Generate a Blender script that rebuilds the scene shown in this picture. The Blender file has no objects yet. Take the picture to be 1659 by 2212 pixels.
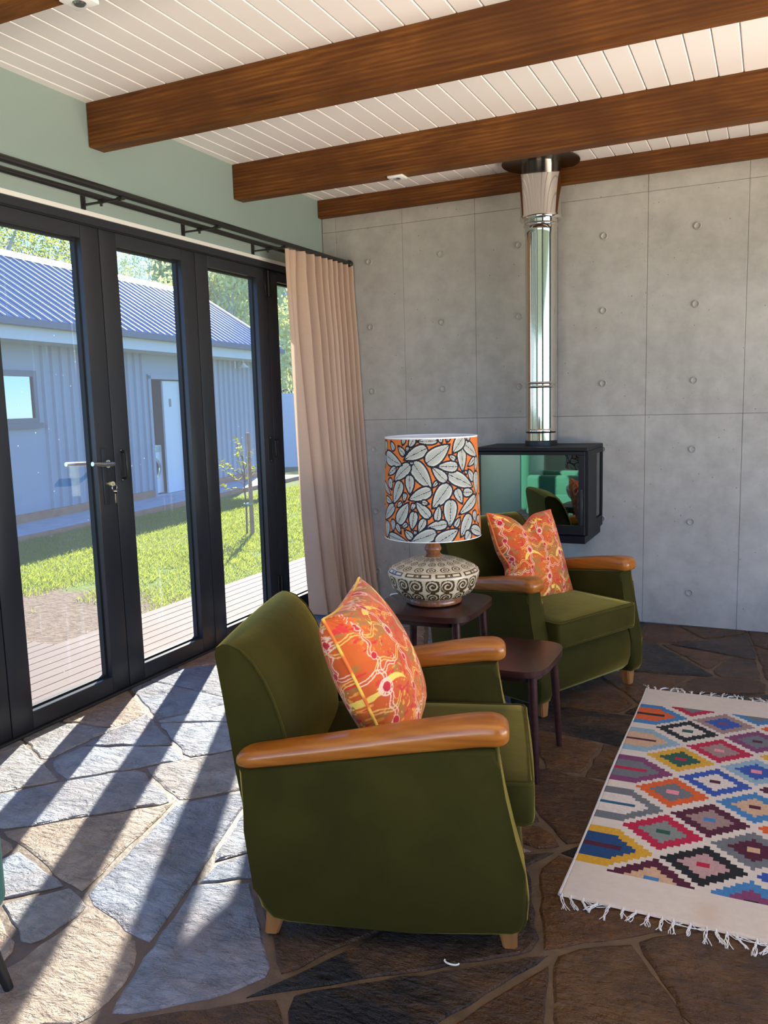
import bpy, bmesh, math, random
import numpy as np
from mathutils import Matrix, Vector

rnd = random.Random(7)
nrs = np.random.RandomState(11)
R = math.radians
scene = bpy.context.scene
col = scene.collection

# ------------------------------------------------------------------ camera
CAM = (2.7329, -4.9039, 1.33)
yaw, pitch, roll, FPX = 0.4442, -0.1327, -0.0274, 1759.97
fwd = Vector((-math.sin(yaw) * math.cos(pitch), math.cos(yaw) * math.cos(pitch), math.sin(pitch)))
rgt = Vector((math.cos(yaw), math.sin(yaw), 0))
upv = rgt.cross(fwd)
r2 = math.cos(roll) * rgt + math.sin(roll) * upv
u2 = -math.sin(roll) * rgt + math.cos(roll) * upv
cd = bpy.data.cameras.new('camera')
cd.sensor_fit = 'HORIZONTAL'; cd.sensor_width = 36.0
cd.lens = 36.0 * FPX / 1659.0
cd.clip_start = 0.05; cd.clip_end = 3000
cam = bpy.data.objects.new('camera', cd); col.objects.link(cam)
mw = Matrix.Identity(4)
for i in range(3):
    mw[i][0] = r2[i]; mw[i][1] = u2[i]; mw[i][2] = -fwd[i]; mw[i][3] = CAM[i]
cam.matrix_world = mw
scene.camera = cam

# ------------------------------------------------------------------ world, sun, fill lights, exposure
SUN = Vector((-0.386, 0.762, 0.528)).normalized()
world = bpy.data.worlds.new('world'); scene.world = world
world.use_nodes = True
wn = world.node_tree.nodes; wl = world.node_tree.links
bg = wn['Background']
sky = wn.new('ShaderNodeTexSky')
sky.sky_type = 'NISHITA'
sky.sun_disc = False
sky.sun_elevation = math.asin(SUN.z)
sky.sun_rotation = math.atan2(SUN.x, SUN.y)
sky.altitude = 2500; sky.air_density = 1.0; sky.dust_density = 0.0; sky.ozone_density = 2.0
tint = wn.new('ShaderNodeMix'); tint.data_type = 'RGBA'; tint.blend_type = 'MULTIPLY'
tint.inputs[0].default_value = 1.0; tint.inputs[7].default_value = (.52, .76, 1.08, 1)
wl.new(sky.outputs[0], tint.inputs[6]); wl.new(tint.outputs[2], bg.inputs[0])
bg.inputs[1].default_value = 0.38

sl = bpy.data.lights.new('sun', 'SUN')
sl.energy = 12.0; sl.angle = R(0.6); sl.color = (1.0, 0.93, 0.82)
so = bpy.data.objects.new('sun', sl); col.objects.link(so)
so.rotation_euler = SUN.to_track_quat('Z', 'Y').to_euler()

def fill_light(name, loc, rot, sx, sy, power, color):
    l = bpy.data.lights.new(name, 'AREA'); l.shape = 'RECTANGLE'; l.size = sx; l.size_y = sy
    l.energy = power; l.color = color; l.spread = R(110)
    o = bpy.data.objects.new(name, l); col.objects.link(o); o.location = loc; o.rotation_euler = rot
    return o
# added area lights that lift the interior, outside the unseen side and rear windows
fill_light('daylight_side_window', (6.3, -2.9, .0), (0, R(118), 0), 1.2, 4.6, 170, (1.0, 0.86, 0.72))
fill_light('daylight_rear_window', (2.4, -8.2, .0), (R(118), 0, 0), 3.6, 1.2, 95, (1.0, 0.86, 0.72))

vs = scene.view_settings
vs.view_transform = 'Standard'; vs.look = 'None'; vs.exposure = 0.6; vs.gamma = 1.0
try: vs.use_curve_mapping = False
except Exception: pass
cy = scene.cycles
cy.max_bounces = 10; cy.diffuse_bounces = 5; cy.glossy_bounces = 4; cy.transmission_bounces = 6
cy.transparent_max_bounces = 16
cy.sample_clamp_indirect = 4.0
cy.caustics_reflective = False; cy.caustics_refractive = False
cy.use_denoising = True

# ------------------------------------------------------------------ helpers: objects
def tag(o, label=None, cat=None, group=None, kind=None):
    if label: o['label'] = label
    if cat: o['category'] = cat
    if group: o['group'] = group
    if kind: o['kind'] = kind
    return o

def link(name, me, m=None, parent=None, loc=None, rot=None):
    o = bpy.data.objects.new(name, me); col.objects.link(o)
    if m is not None and me is not None:
        if not me.materials: me.materials.append(m)
    if parent: o.parent = parent
    if loc: o.location = loc
    if rot: o.rotation_euler = rot
    return o

def empty(name, loc=(0, 0, 0), rz=0.0):
    o = bpy.data.objects.new(name, None); col.objects.link(o)
    o.location = loc; o.rotation_euler = (0, 0, rz); o.empty_display_size = 0.1
    return o

def smooth(me, angle=None):
    me.polygons.foreach_set('use_smooth', [True] * len(me.polygons))
    if angle is not None:
        try: me.set_sharp_from_angle(angle=angle)
        except Exception: pass
    return me

def npmesh(name, V, F, sm=True, ang=None):
    V = np.asarray(V, np.float32); F = np.asarray(F, np.int32)
    me = bpy.data.meshes.new(name)
    k = F.shape[1]
    me.vertices.add(len(V)); me.vertices.foreach_set('co', V.ravel())
    me.loops.add(F.size); me.loops.foreach_set('vertex_index', F.ravel())
    me.polygons.add(len(F))
    me.polygons.foreach_set('loop_start', np.arange(0, F.size, k, dtype=np.int32))
    try: me.polygons.foreach_set('loop_total', np.full(len(F), k, np.int32))
    except Exception: pass
    me.update(calc_edges=True); me.validate()
    if sm: smooth(me, ang)
    return me

def vcol(me, C):
    a = me.attributes.new('Col', 'FLOAT_COLOR', 'POINT')
    C = np.asarray(C, np.float32)
    A = np.ones((len(C), 4), np.float32); A[:, :3] = C
    a.data.foreach_set('color', A.ravel())

def fcol(me, C):
    """one colour per face, stored on its corners"""
    a = me.attributes.new('Col', 'FLOAT_COLOR', 'CORNER')
    k = len(me.loops) // len(me.polygons)
    A = np.ones((len(me.loops), 4), np.float32); A[:, :3] = np.repeat(np.asarray(C, np.float32), k, 0)
    a.data.foreach_set('color', A.ravel())

def bm_done(name, bm, sm=True, ang=R(35)):
    bmesh.ops.recalc_face_normals(bm, faces=bm.faces)
    me = bpy.data.meshes.new(name); bm.to_mesh(me); bm.free()
    if sm: smooth(me, ang)
    return me

def add_box(bm, lo, hi):
    vs_ = [bm.verts.new((x, y, z)) for x in (lo[0], hi[0]) for y in (lo[1], hi[1]) for z in (lo[2], hi[2])]
    for f in ((0, 1, 3, 2), (4, 6, 7, 5), (0, 4, 5, 1), (2, 3, 7, 6), (0, 2, 6, 4), (1, 5, 7, 3)):
        bm.faces.new([vs_[i] for i in f])
    return vs_

def box_me(lo, hi, bev=0.0, seg=2):
    bm = bmesh.new(); add_box(bm, lo, hi)
    if bev > 0:
        bmesh.ops.bevel(bm, geom=list(bm.edges), offset=bev, segments=seg, profile=0.5, affect='EDGES', clamp_overlap=True)
    return bm_done('box', bm, bev > 0)

def box(name, lo, hi, m, parent=None, bev=0.0, seg=2, loc=None, rot=None):
    return link(name, box_me(lo, hi, bev, seg), m, parent, loc, rot)

def boxes_me(lst, bev=0.0):
    bm = bmesh.new()
    for lo, hi in lst: add_box(bm, lo, hi)
    if bev > 0:
        bmesh.ops.bevel(bm, geom=list(bm.edges), offset=bev, segments=1, affect='EDGES', clamp_overlap=True)
    return bm_done('boxes', bm, False)

def prism_me(poly, t0, t1, axis='y', bev=0.0, seg=3):
    """poly: 2D points; axis y: (x,z) outline along y; z: (x,y) outline along z; x: (y,z) outline along x"""
    bm = bmesh.new()
    def P(a, b, t):
        return {'y': (a, t, b), 'z': (a, b, t), 'x': (t, a, b)}[axis]
    A = [bm.verts.new(P(a, b, t0)) for a, b in poly]
    B = [bm.verts.new(P(a, b, t1)) for a, b in poly]
    n = len(poly)
    bm.faces.new(A); bm.faces.new(B[::-1])
    for i in range(n):
        bm.faces.new((A[i], B[i], B[(i + 1) % n], A[(i + 1) % n]))
    if bev > 0:
        es = [e for e in bm.edges if (e.verts[0] in A and e.verts[1] in A) or (e.verts[0] in B and e.verts[1] in B)]
        bmesh.ops.bevel(bm, geom=es, offset=bev, segments=seg, profile=0.5, affect='EDGES', clamp_overlap=True)
    return bm_done('prism', bm, True, R(40))

def lathe_me(prof, n=48, a0=0.0, a1=2 * math.pi):
    """prof: (r, z)"""
    prof = np.asarray(prof, float); m = len(prof)
    th = a0 + (a1 - a0) * np.arange(n) / n
    V = np.zeros((n, m, 3)); V[:, :, 0] = np.cos(th)[:, None] * prof[None, :, 0]
    V[:, :, 1] = np.sin(th)[:, None] * prof[None, :, 0]; V[:, :, 2] = prof[None, :, 1]
    i = np.arange(n)[:, None]; j = np.arange(m - 1)[None, :]
    a = i * m + j; b = ((i + 1) % n) * m + j
    F = np.stack([a, b, b + 1, a + 1], -1).reshape(-1, 4)
    return npmesh('lathe', V.reshape(-1, 3), F, True, R(40))

def tube_me(pts, rad, n=8, close=False):
    pts = [Vector(p) for p in pts]
    k = len(pts); rr = rad if isinstance(rad, (list, tuple)) else [rad] * k
    V = []; up = Vector((0, 0, 1)); prev = None
    for i, p in enumerate(pts):
        if close: t = pts[(i + 1) % k] - pts[i - 1]
        else: t = pts[min(i + 1, k - 1)] - pts[max(i - 1, 0)]
        t.normalize()
        if prev is None:
            s = t.cross(up)
            if s.length < 0.05: s = t.cross(Vector((1, 0, 0)))
        else:
            s = prev - t * prev.dot(t)
        s.normalize(); prev = s; u = s.cross(t)
        for q in range(n):
            a = 2 * math.pi * q / n
            V.append(p + rr[i] * (math.cos(a) * s + math.sin(a) * u))
    F = []
    for i in range(k if close else k - 1):
        for q in range(n):
            a = i * n + q; b = i * n + (q + 1) % n; j = ((i + 1) % k) * n
            F.append((a, b, j + (q + 1) % n, j + q))
    me = bpy.data.meshes.new('tube')
    FF = list(F)
    if not close:
        FF.append(tuple(range(n))[::-1]); FF.append(tuple(range((k - 1) * n, k * n)))
    me.from_pydata([tuple(v) for v in V], [], FF); me.update()
    return smooth(me, R(50))

def tube(name, pts, rad, m, parent=None, n=8, close=False):
    return link(name, tube_me(pts, rad, n, close), m, parent)

def join_me(parts):
    bm = bmesh.new()
    for me in parts: bm.from_mesh(me)
    out = bpy.data.meshes.new('joined'); bm.to_mesh(out); bm.free()
    for me in parts: bpy.data.meshes.remove(me)
    return smooth(out, R(40))

def copy_tree(o, parent=None):
    c = o.copy(); col.objects.link(c)
    if parent is not None: c.parent = parent
    for ch in list(o.children): copy_tree(ch, c)
    return c

# ------------------------------------------------------------------ helpers: numpy noise
_lat = nrs.rand(64, 64)
def noise2(x, y):
    xi = np.floor(x).astype(int); yi = np.floor(y).astype(int); fx = x - xi; fy = y - yi
    fx = fx * fx * (3 - 2 * fx); fy = fy * fy * (3 - 2 * fy)
    g = lambda i, j: _lat[i % 64, j % 64]
    return (g(xi, yi) * (1 - fx) + g(xi + 1, yi) * fx) * (1 - fy) + (g(xi, yi + 1) * (1 - fx) + g(xi + 1, yi + 1) * fx) * fy
def fbm(x, y, o=3):
    s = 0; a = .5; t = 0
    for k in range(o):
        s = s + a * noise2(x * 2 ** k + 7.3 * k, y * 2 ** k + 3.1 * k); t += a; a *= .5
    return s / t
def mix(a, b, t):
    t = np.asarray(t)[..., None]; return np.asarray(a) * (1 - t) + np.asarray(b) * t
def sst(e0, e1, x):
    t = np.clip((x - e0) / (e1 - e0), 0, 1); return t * t * (3 - 2 * t)

# ------------------------------------------------------------------ materials
class NT:
    def __init__(s, name):
        s.m = bpy.data.materials.new(name); s.m.use_nodes = True
        s.t = s.m.node_tree; s.n = s.t.nodes; s.l = s.t.links
        s.p = s.n['Principled BSDF']; s.out = s.n['Material Output']
    def new(s, typ, **kw):
        x = s.n.new('ShaderNode' + typ)
        for k, v in kw.items():
            if hasattr(x, k): setattr(x, k, v)
        return x
    def L(s, a, b): s.l.new(a, b)
    def set(s, **kw):
        names = dict(base='Base Color', rough='Roughness', metal='Metallic', spec='Specular IOR Level', coat='Coat Weight',
                     coatr='Coat Roughness', sheen='Sheen Weight', sheenr='Sheen Roughness', sheent='Sheen Tint', ior='IOR', trans='Transmission Weight', alpha='Alpha')
        for k, v in kw.items():
            i = s.p.inputs[names[k]]
            if isinstance(v, (tuple, list)): i.default_value = tuple(v) + ((1,) if len(v) == 3 else ())
            elif hasattr(v, 'links'): s.L(v, i)
            else: i.default_value = v
        return s
    def coord(s, scale=(1, 1, 1), which='Object', rot=(0, 0, 0)):
        tc = s.new('TexCoord'); mp = s.new('Mapping')
        mp.inputs['Scale'].default_value = scale; mp.inputs['Rotation'].default_value = rot
        s.L(tc.outputs[which], mp.inputs[0]); return mp.outputs[0]
    def geo(s, scale=(1, 1, 1)):
        g = s.new('NewGeometry'); mp = s.new('Mapping'); mp.inputs['Scale'].default_value = scale
        s.L(g.outputs['Position'], mp.inputs[0]); return mp.outputs[0]
    def noise(s, vec, scale=5, detail=4, rough=.5, dist=0):
        x = s.new('TexNoise'); x.inputs['Scale'].default_value = scale; x.inputs['Detail'].default_value = detail
        x.inputs['Roughness'].default_value = rough; x.inputs['Distortion'].default_value = dist
        if vec is not None: s.L(vec, x.inputs['Vector'])
        return x.outputs[0]
    def vor(s, vec, scale=5, feature='F1', rand=1.0):
        x = s.new('TexVoronoi'); x.feature = feature; x.inputs['Scale'].default_value = scale
        x.inputs['Randomness'].default_value = rand
        if vec is not None: s.L(vec, x.inputs['Vector'])
        return x.outputs['Distance']
    def ramp(s, fac, stops, mode='LINEAR'):
        x = s.new('ValToRGB'); x.color_ramp.interpolation = mode
        cr = x.color_ramp
        while len(cr.elements) < len(stops): cr.elements.new(.5)
        for e, (p, c) in zip(cr.elements, stops):
            e.position = p; e.color = (tuple(c) + (1,)) if len(c) == 3 else tuple(c)
        s.L(fac, x.inputs[0]); return x.outputs[0]
    def mixc(s, fac, a, b, mode='MIX'):
        x = s.new('Mix', data_type='RGBA', blend_type=mode)
        for i, v in ((0, fac), (6, a), (7, b)):
            if hasattr(v, 'links'): s.L(v, x.inputs[i])
            elif isinstance(v, (tuple, list)): x.inputs[i].default_value = tuple(v) + (1,)
            else: x.inputs[i].default_value = v
        return x.outputs[2]
    def math(s, op, a, b=None):
        x = s.new('Math', operation=op)
        for i, v in ((0, a), (1, b)):
            if v is None: continue
            if hasattr(v, 'links'): s.L(v, x.inputs[i])
            else: x.inputs[i].default_value = v
        return x.outputs[0]
    def bump(s, h, strength=.3, dist=.01):
        b = s.new('Bump'); b.inputs['Strength'].default_value = strength; b.inputs['Distance'].default_value = dist
        s.L(h, b.inputs['Height']); s.L(b.outputs[0], s.p.inputs['Normal']); return s

def M(name, base, rough=.5, **kw): return NT(name).set(base=base, rough=rough, **kw).m

def m_paint():
    t = NT('mint_paint'); v = t.geo(); t.set(base=t.mixc(t.noise(v, 1.3, 3), (.235, .305, .275), (.265, .335, .305)), rough=.6, spec=.3)
    return t.bump(t.noise(v, 160, 2), .12, .002).m
def m_concrete():
    t = NT('concrete'); v = t.geo()
    a = t.ramp(t.noise(v, 1.1, 6, .6, .4), [(.3, (.28, .262, .23)), (.5, (.39, .365, .325)), (.7, (.49, .465, .42))])
    c = t.mixc(.45, a, t.ramp(t.noise(v, 9, 6, .65), [(.3, (.28, .265, .24)), (.7, (.51, .485, .445))]))
    pit = t.ramp(t.vor(v, 17), [(.03, (1, 1, 1)), (.07, (0, 0, 0))])
    gate = t.ramp(t.noise(v, 2.6, 2), [(.48, (0, 0, 0)), (.62, (1, 1, 1))])
    pit2 = t.ramp(t.vor(v, 48), [(.05, (1, 1, 1)), (.11, (0, 0, 0))])
    pm = t.math('MULTIPLY', t.math('MAXIMUM', pit, t.math('MULTIPLY', pit2, gate)), .8)
    t.set(base=t.mixc(pm, c, (.10, .098, .092)), rough=.62, spec=.35)
    h = t.math('SUBTRACT', t.math('MULTIPLY', t.noise(v, 22, 5, .6), .5), t.math('MULTIPLY', pm, 1.5))
    return t.bump(h, .25, .006).m
def m_wood(name, c1, c2, c3, axis=0, scale=1.0, rough=.42, coat=0.0, knots=False, obj=True):
    t = NT(name); s = [14 * scale, 14 * scale, 14 * scale]; s[axis] = 1.0 * scale
    v = t.coord(tuple(s)) if obj else t.geo(tuple(s))
    n = t.noise(v, 1.0, 6, .6, 1.1)
    w = t.new('TexWave'); w.wave_type = 'BANDS'; w.bands_direction = 'Z' if axis != 2 else 'X'
    w.inputs['Scale'].default_value = .55; w.inputs['Distortion'].default_value = 6; w.inputs['Detail'].default_value = 3
    w.inputs['Detail Scale'].default_value = 1.2
    t.L(v, w.inputs[0])
    f = t.math('ADD', t.math('MULTIPLY', n, .85), t.math('MULTIPLY', w.outputs[1], .15))
    c = t.ramp(f, [(.25, c1), (.5, c2), (.75, c3)])
    v2 = t.coord((1, 1, 1)) if obj else t.geo((1, 1, 1))
    c = t.mixc(t.ramp(t.noise(v2, 2.2, 3, .5, .6), [(.35, (0, 0, 0)), (.7, (.7, .7, .7))]), c, c1)
    if knots:
        k = t.ramp(t.vor(t.coord((1.5, 4, 4)), 1.7), [(.035, (1, 1, 1)), (.10, (0, 0, 0))])
        c = t.mixc(t.math('MULTIPLY', k, .85), c, (.018, .006, .002))
    t.set(base=c, rough=rough, coat=coat, coatr=.2, spec=.25)
    return t.bump(f, .12, .004).m
def m_slate():
    t = NT('slate'); v = t.geo()
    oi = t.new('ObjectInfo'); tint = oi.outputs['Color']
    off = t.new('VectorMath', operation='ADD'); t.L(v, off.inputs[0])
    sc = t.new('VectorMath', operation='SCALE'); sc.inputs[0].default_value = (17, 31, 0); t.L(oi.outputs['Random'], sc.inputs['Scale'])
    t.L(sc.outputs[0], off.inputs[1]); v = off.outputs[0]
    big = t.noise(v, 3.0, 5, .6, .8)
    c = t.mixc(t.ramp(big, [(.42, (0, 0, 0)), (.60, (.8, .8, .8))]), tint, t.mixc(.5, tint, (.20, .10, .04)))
    c = t.mixc(t.ramp(t.noise(v, 11, 6, .7), [(.40, (0, 0, 0)), (.70, (.8, .8, .8))]), c, t.mixc(.62, tint, (.014, .015, .019)))
    t.set(base=c, rough=t.ramp(t.noise(v, 8, 4), [(.3, (.22,) * 3), (.7, (.40,) * 3)]), spec=.38)
    ledge = t.noise(v, 4.5, 8, .66, .5)
    st = t.math('SNAP', ledge, .075)
    rip = t.noise(t.geo((1, 2.2, 1)), 17, 5, .65, .3)
    h = t.math('ADD', t.math('MULTIPLY', st, 1.5), t.math('ADD', t.math('MULTIPLY', ledge, .7), t.math('MULTIPLY', rip, .55)))
    return t.bump(h, 1.0, .045).m
def m_mortar():
    t = NT('mortar'); v = t.geo()
    t.set(base=t.ramp(t.noise(v, 12, 5), [(.3, (.085, .055, .032)), (.7, (.15, .10, .06))]), rough=.55, spec=.4)
    return t.bump(t.noise(v, 60, 4), .5, .006).m
def m_velvet():
    t = NT('green_velvet'); v = t.coord()
    n = t.noise(v, 5, 4, .6)
    t.set(base=t.ramp(n, [(.3, (.022, .020, .0015)), (.7, (.036, .031, .003))]), rough=.85, spec=.15, sheen=1.0, sheenr=.32, sheent=(.80, .62, .14))
    return t.bump(t.noise(v, 26, 3), .06, .01).m
def m_attr(name, rough=.7, bump_scale=0, strength=.2, **kw):
    t = NT(name); a = t.new('Attribute', attribute_name='Col')
    t.set(base=a.outputs['Color'], rough=rough, **kw)
    if bump_scale: t.bump(t.noise(t.coord(), bump_scale, 2), strength, .003)
    return t.m
def m_glass(name='window_glass', dirt=True, refl=1.0):
    t = NT(name); n = t.n; t.n.remove(t.p)
    tr = t.new('BsdfTransparent'); tr.inputs[0].default_value = (.93, .96, .95, 1)
    gl = t.new('BsdfGlossy'); gl.inputs['Roughness'].default_value = .02
    fr = t.new('Fresnel'); fr.inputs[0].default_value = 1.5
    mx = t.new('MixShader'); t.L(t.math('MULTIPLY', fr.outputs[0], refl), mx.inputs[0]); t.L(tr.outputs[0], mx.inputs[1]); t.L(gl.outputs[0], mx.inputs[2])
    res = mx.outputs[0]
    if dirt:
        v = t.geo(); vs_ = t.geo((1, 30, 1.6))
        spots = t.ramp(t.vor(v, 24), [(.045, (1, 1, 1)), (.075, (0, 0, 0))])
        gate = t.ramp(t.noise(v, 1.7, 2), [(.45, (0, 0, 0)), (.6, (1, 1, 1))])
        streak = t.ramp(t.noise(vs_, 1.0, 2, .5), [(.66, (0, 0, 0)), (.78, (1, 1, 1))])
        film = t.math('ADD', t.math('MULTIPLY', t.math('MULTIPLY', spots, gate), .5), t.math('MULTIPLY', streak, .10))
        film = t.math('ADD', film, .05)
        tl = t.new('BsdfTranslucent'); tl.inputs[0].default_value = (.8, .83, .88, 1)
        m2 = t.new('MixShader'); t.L(film, m2.inputs[0]); t.L(res, m2.inputs[1]); t.L(tl.outputs[0], m2.inputs[2]); res = m2.outputs[0]
    t.L(res, t.out.inputs[0]); return t.m
def m_curtain():
    t = NT('linen_curtain'); t.n.remove(t.p); v = t.coord((1, 1, 1))
    c = t.mixc(t.noise(t.coord((60, 60, 400)), 1, 3), (.58, .40, .29), (.68, .49, .37))
    d = t.new('BsdfDiffuse'); t.L(c, d.inputs[0])
    tl = t.new('BsdfTranslucent'); t.L(c, tl.inputs[0])
    b = t.new('Bump'); b.inputs['Strength'].default_value = .2; b.inputs['Distance'].default_value = .002
    t.L(t.noise(t.coord((300, 300, 300)), 1, 2), b.inputs['Height']); t.L(b.outputs[0], d.inputs['Normal'])
    mx = t.new('MixShader'); mx.inputs[0].default_value = .28; t.L(d.outputs[0], mx.inputs[1]); t.L(tl.outputs[0], mx.inputs[2])
    t.L(mx.outputs[0], t.out.inputs[0]); return t.m
def m_leaf(name, c1, c2):
    t = NT(name); t.n.remove(t.p)
    c = t.mixc(t.noise(t.geo(), 2.5, 2), c1, c2)
    d = t.new('BsdfDiffuse'); tl = t.new('BsdfTranslucent'); t.L(c, d.inputs[0])
    t.L(t.mixc(.5, c, (.55, .6, .05)), tl.inputs[0])
    mx = t.new('MixShader'); mx.inputs[0].default_value = .55; t.L(d.outputs[0], mx.inputs[1]); t.L(tl.outputs[0], mx.inputs[2])
    t.L(mx.outputs[0], t.out.inputs[0]); return t.m
def m_noise(name, c1, c2, scale=5, rough=.6, bump=0, bdist=.01, detail=5, **kw):
    t = NT(name); v = t.geo(); n = t.noise(v, scale, detail, .6)
    t.set(base=t.ramp(n, [(.3, c1), (.7, c2)]), rough=rough, **kw)
    if bump: t.bump(t.noise(v, scale * 4, 4), bump, bdist)
    return t.m

PAINT = m_paint(); CONC = m_concrete()
CEIL = M('white_board', (.84, .80, .775), .45)
BEAMW = m_wood('stained_beam', (.060, .018, .002), (.145, .047, .006), (.25, .10, .016), 0, 2.3, .55, .0, True)
FRAME = NT('charcoal_aluminium').set(base=(.024, .026, .031), rough=.36, spec=.5).m
GASKET = M('black_gasket', (.008, .008, .008), .6)
GLASS = m_glass()
CLEAR = m_glass('clear_glass', False)
SLATE = m_slate(); MORTAR = m_mortar(); VELVET = m_velvet()
OAK = m_wood('oak_arm', (.24, .070, .008), (.34, .11, .014), (.44, .165, .028), 0, 2.0, .28, .3)
OAKLEG = m_wood('oak_leg', (.30, .115, .030), (.40, .17, .05), (.5, .24, .085), 2, 1.5, .4)
DARKW = m_wood('dark_table_wood', (.022, .007, .006), (.040, .013, .011), (.060, .021, .017), 0, 1.5, .30, .3)
CURT = m_curtain()
CHROME = NT('polished_steel').set(base=(.74, .71, .66), rough=.07, metal=1.0).m
BLACKP = NT('stove_black').set(base=(.007, .0075, .009), rough=.5, spec=.25).m
BLACK = M('black_metal', (.012, .011, .011), .4)
STEEL = NT('brushed_steel').set(base=(.7, .69, .67), rough=.22, metal=1.0).m
BRASS = NT('brass').set(base=(.72, .58, .32), rough=.28, metal=1.0).m
WHITE = M('white_plastic', (.8, .8, .79), .4)
SHADE = m_attr('printed_shade', .75, spec=.2)
CERAMIC = m_attr('glazed_ceramic', .22, spec=.5)
PRINT = m_attr('printed_cotton', .8, 350, .15, sheen=.15)
RUGM = m_attr('woven_rug', .95, 420, .5, spec=.1, sheen=.1)
NECKW = m_wood('turned_wood', (.16, .05, .016), (.28, .10, .032), (.38, .15, .05), 2, 3, .25, .5)
TEAL = NT('teal_fabric').set(base=(.035, .17, .125), rough=.8, sheen=.3).m
YARN = M('white_yarn', (.78, .77, .73), .9)
DECKW = m_wood('deck_timber', (.115, .075, .055), (.16, .108, .08), (.20, .14, .108), 1, .7, .75)

# ------------------------------------------------------------------ the room
ZC, ZBM = 2.656, 2.471
# floor: mortar bed with irregular slate flags
FX0, FX1, FY0, FY1 = -0.03, 5.0, -6.9, 0.0
floor = box('floor', (FX0 - .1, FY0, -0.16), (FX1, FY1 + .02, -0.006), MORTAR); tag(floor, kind='structure')

def clip(poly, a, b, c):
    out = []
    for i in range(len(poly)):
        p, q = poly[i], poly[(i + 1) % len(poly)]
        dp = a * p[0] + b * p[1] - c; dq = a * q[0] + b * q[1] - c
        if dp <= 0: out.append(p)
        if (dp < 0) != (dq < 0) and dp != dq:
            t = dp / (dp - dq); out.append((p[0] + (q[0] - p[0]) * t, p[1] + (q[1] - p[1]) * t))
    return out

def area(P):
    return abs(sum(P[k][0] * P[(k + 1) % len(P)][1] - P[(k + 1) % len(P)][0] * P[k][1] for k in range(len(P)))) / 2
def cut(P, nx_, ny_, c): return clip(P, nx_, ny_, c), clip(P, -nx_, -ny_, -c)
def line_cut(P, a, b):
    nx_, ny_ = b[1] - a[1], a[0] - b[0]; l = math.hypot(nx_, ny_); nx_ /= l; ny_ /= l
    return cut(P, nx_, ny_, nx_ * a[0] + ny_ * a[1])
todo = [[(FX0, FY0), (FX1, FY0), (FX1, FY1), (FX0, FY1)]]
cells = []
for a, b in (((0, -4.75), (2.497, -2.946)), ((2.52, -2.956), (2.707, -3.175))):
    new = []
    for P in todo:
        if b[0] > 2.6 and not (area(P) < 16 and sum(p[1] for p in P) / len(P) < -3.6): new.append(P); continue
        for Q in line_cut(P, a, b):
            if len(Q) > 2 and area(Q) > .01: new.append(Q)
    todo = new
while todo:
    P = todo.pop(); A_ = area(P)
    cx_ = sum(p[0] for p in P) / len(P); cy_ = sum(p[1] for p in P) / len(P)
    lim = rnd.uniform(.09, .27)
    ang = [(math.atan2(P[(k + 1) % len(P)][1] - P[k][1], P[(k + 1) % len(P)][0] - P[k][0]), math.hypot(P[(k + 1) % len(P)][0] - P[k][0], P[(k + 1) % len(P)][1] - P[k][1])) for k in range(len(P))]
    th0 = max(ang, key=lambda q: q[1])[0] + math.pi / 2 + rnd.uniform(-.62, .62)
    wid = lambda t_: max(p[0] * math.cos(t_) + p[1] * math.sin(t_) for p in P) - min(p[0] * math.cos(t_) + p[1] * math.sin(t_) for p in P)
    if A_ < lim: cells.append(P); continue
    nx_, ny_ = -math.sin(th0), math.cos(th0)
    c0 = nx_ * cx_ + ny_ * cy_ + rnd.uniform(-.09, .09) * wid(th0 + math.pi / 2)
    for Q in cut(P, nx_, ny_, c0):
        if len(Q) > 2 and area(Q) > .004: todo.append(Q)
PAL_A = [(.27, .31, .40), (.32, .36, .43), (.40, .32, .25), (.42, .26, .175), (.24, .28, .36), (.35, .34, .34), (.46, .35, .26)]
PAL_B = [(.070, .028, .007), (.010, .008, .008), (.115, .045, .010), (.038, .019, .008), (.012, .010, .010), (.085, .038, .010)]
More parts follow.
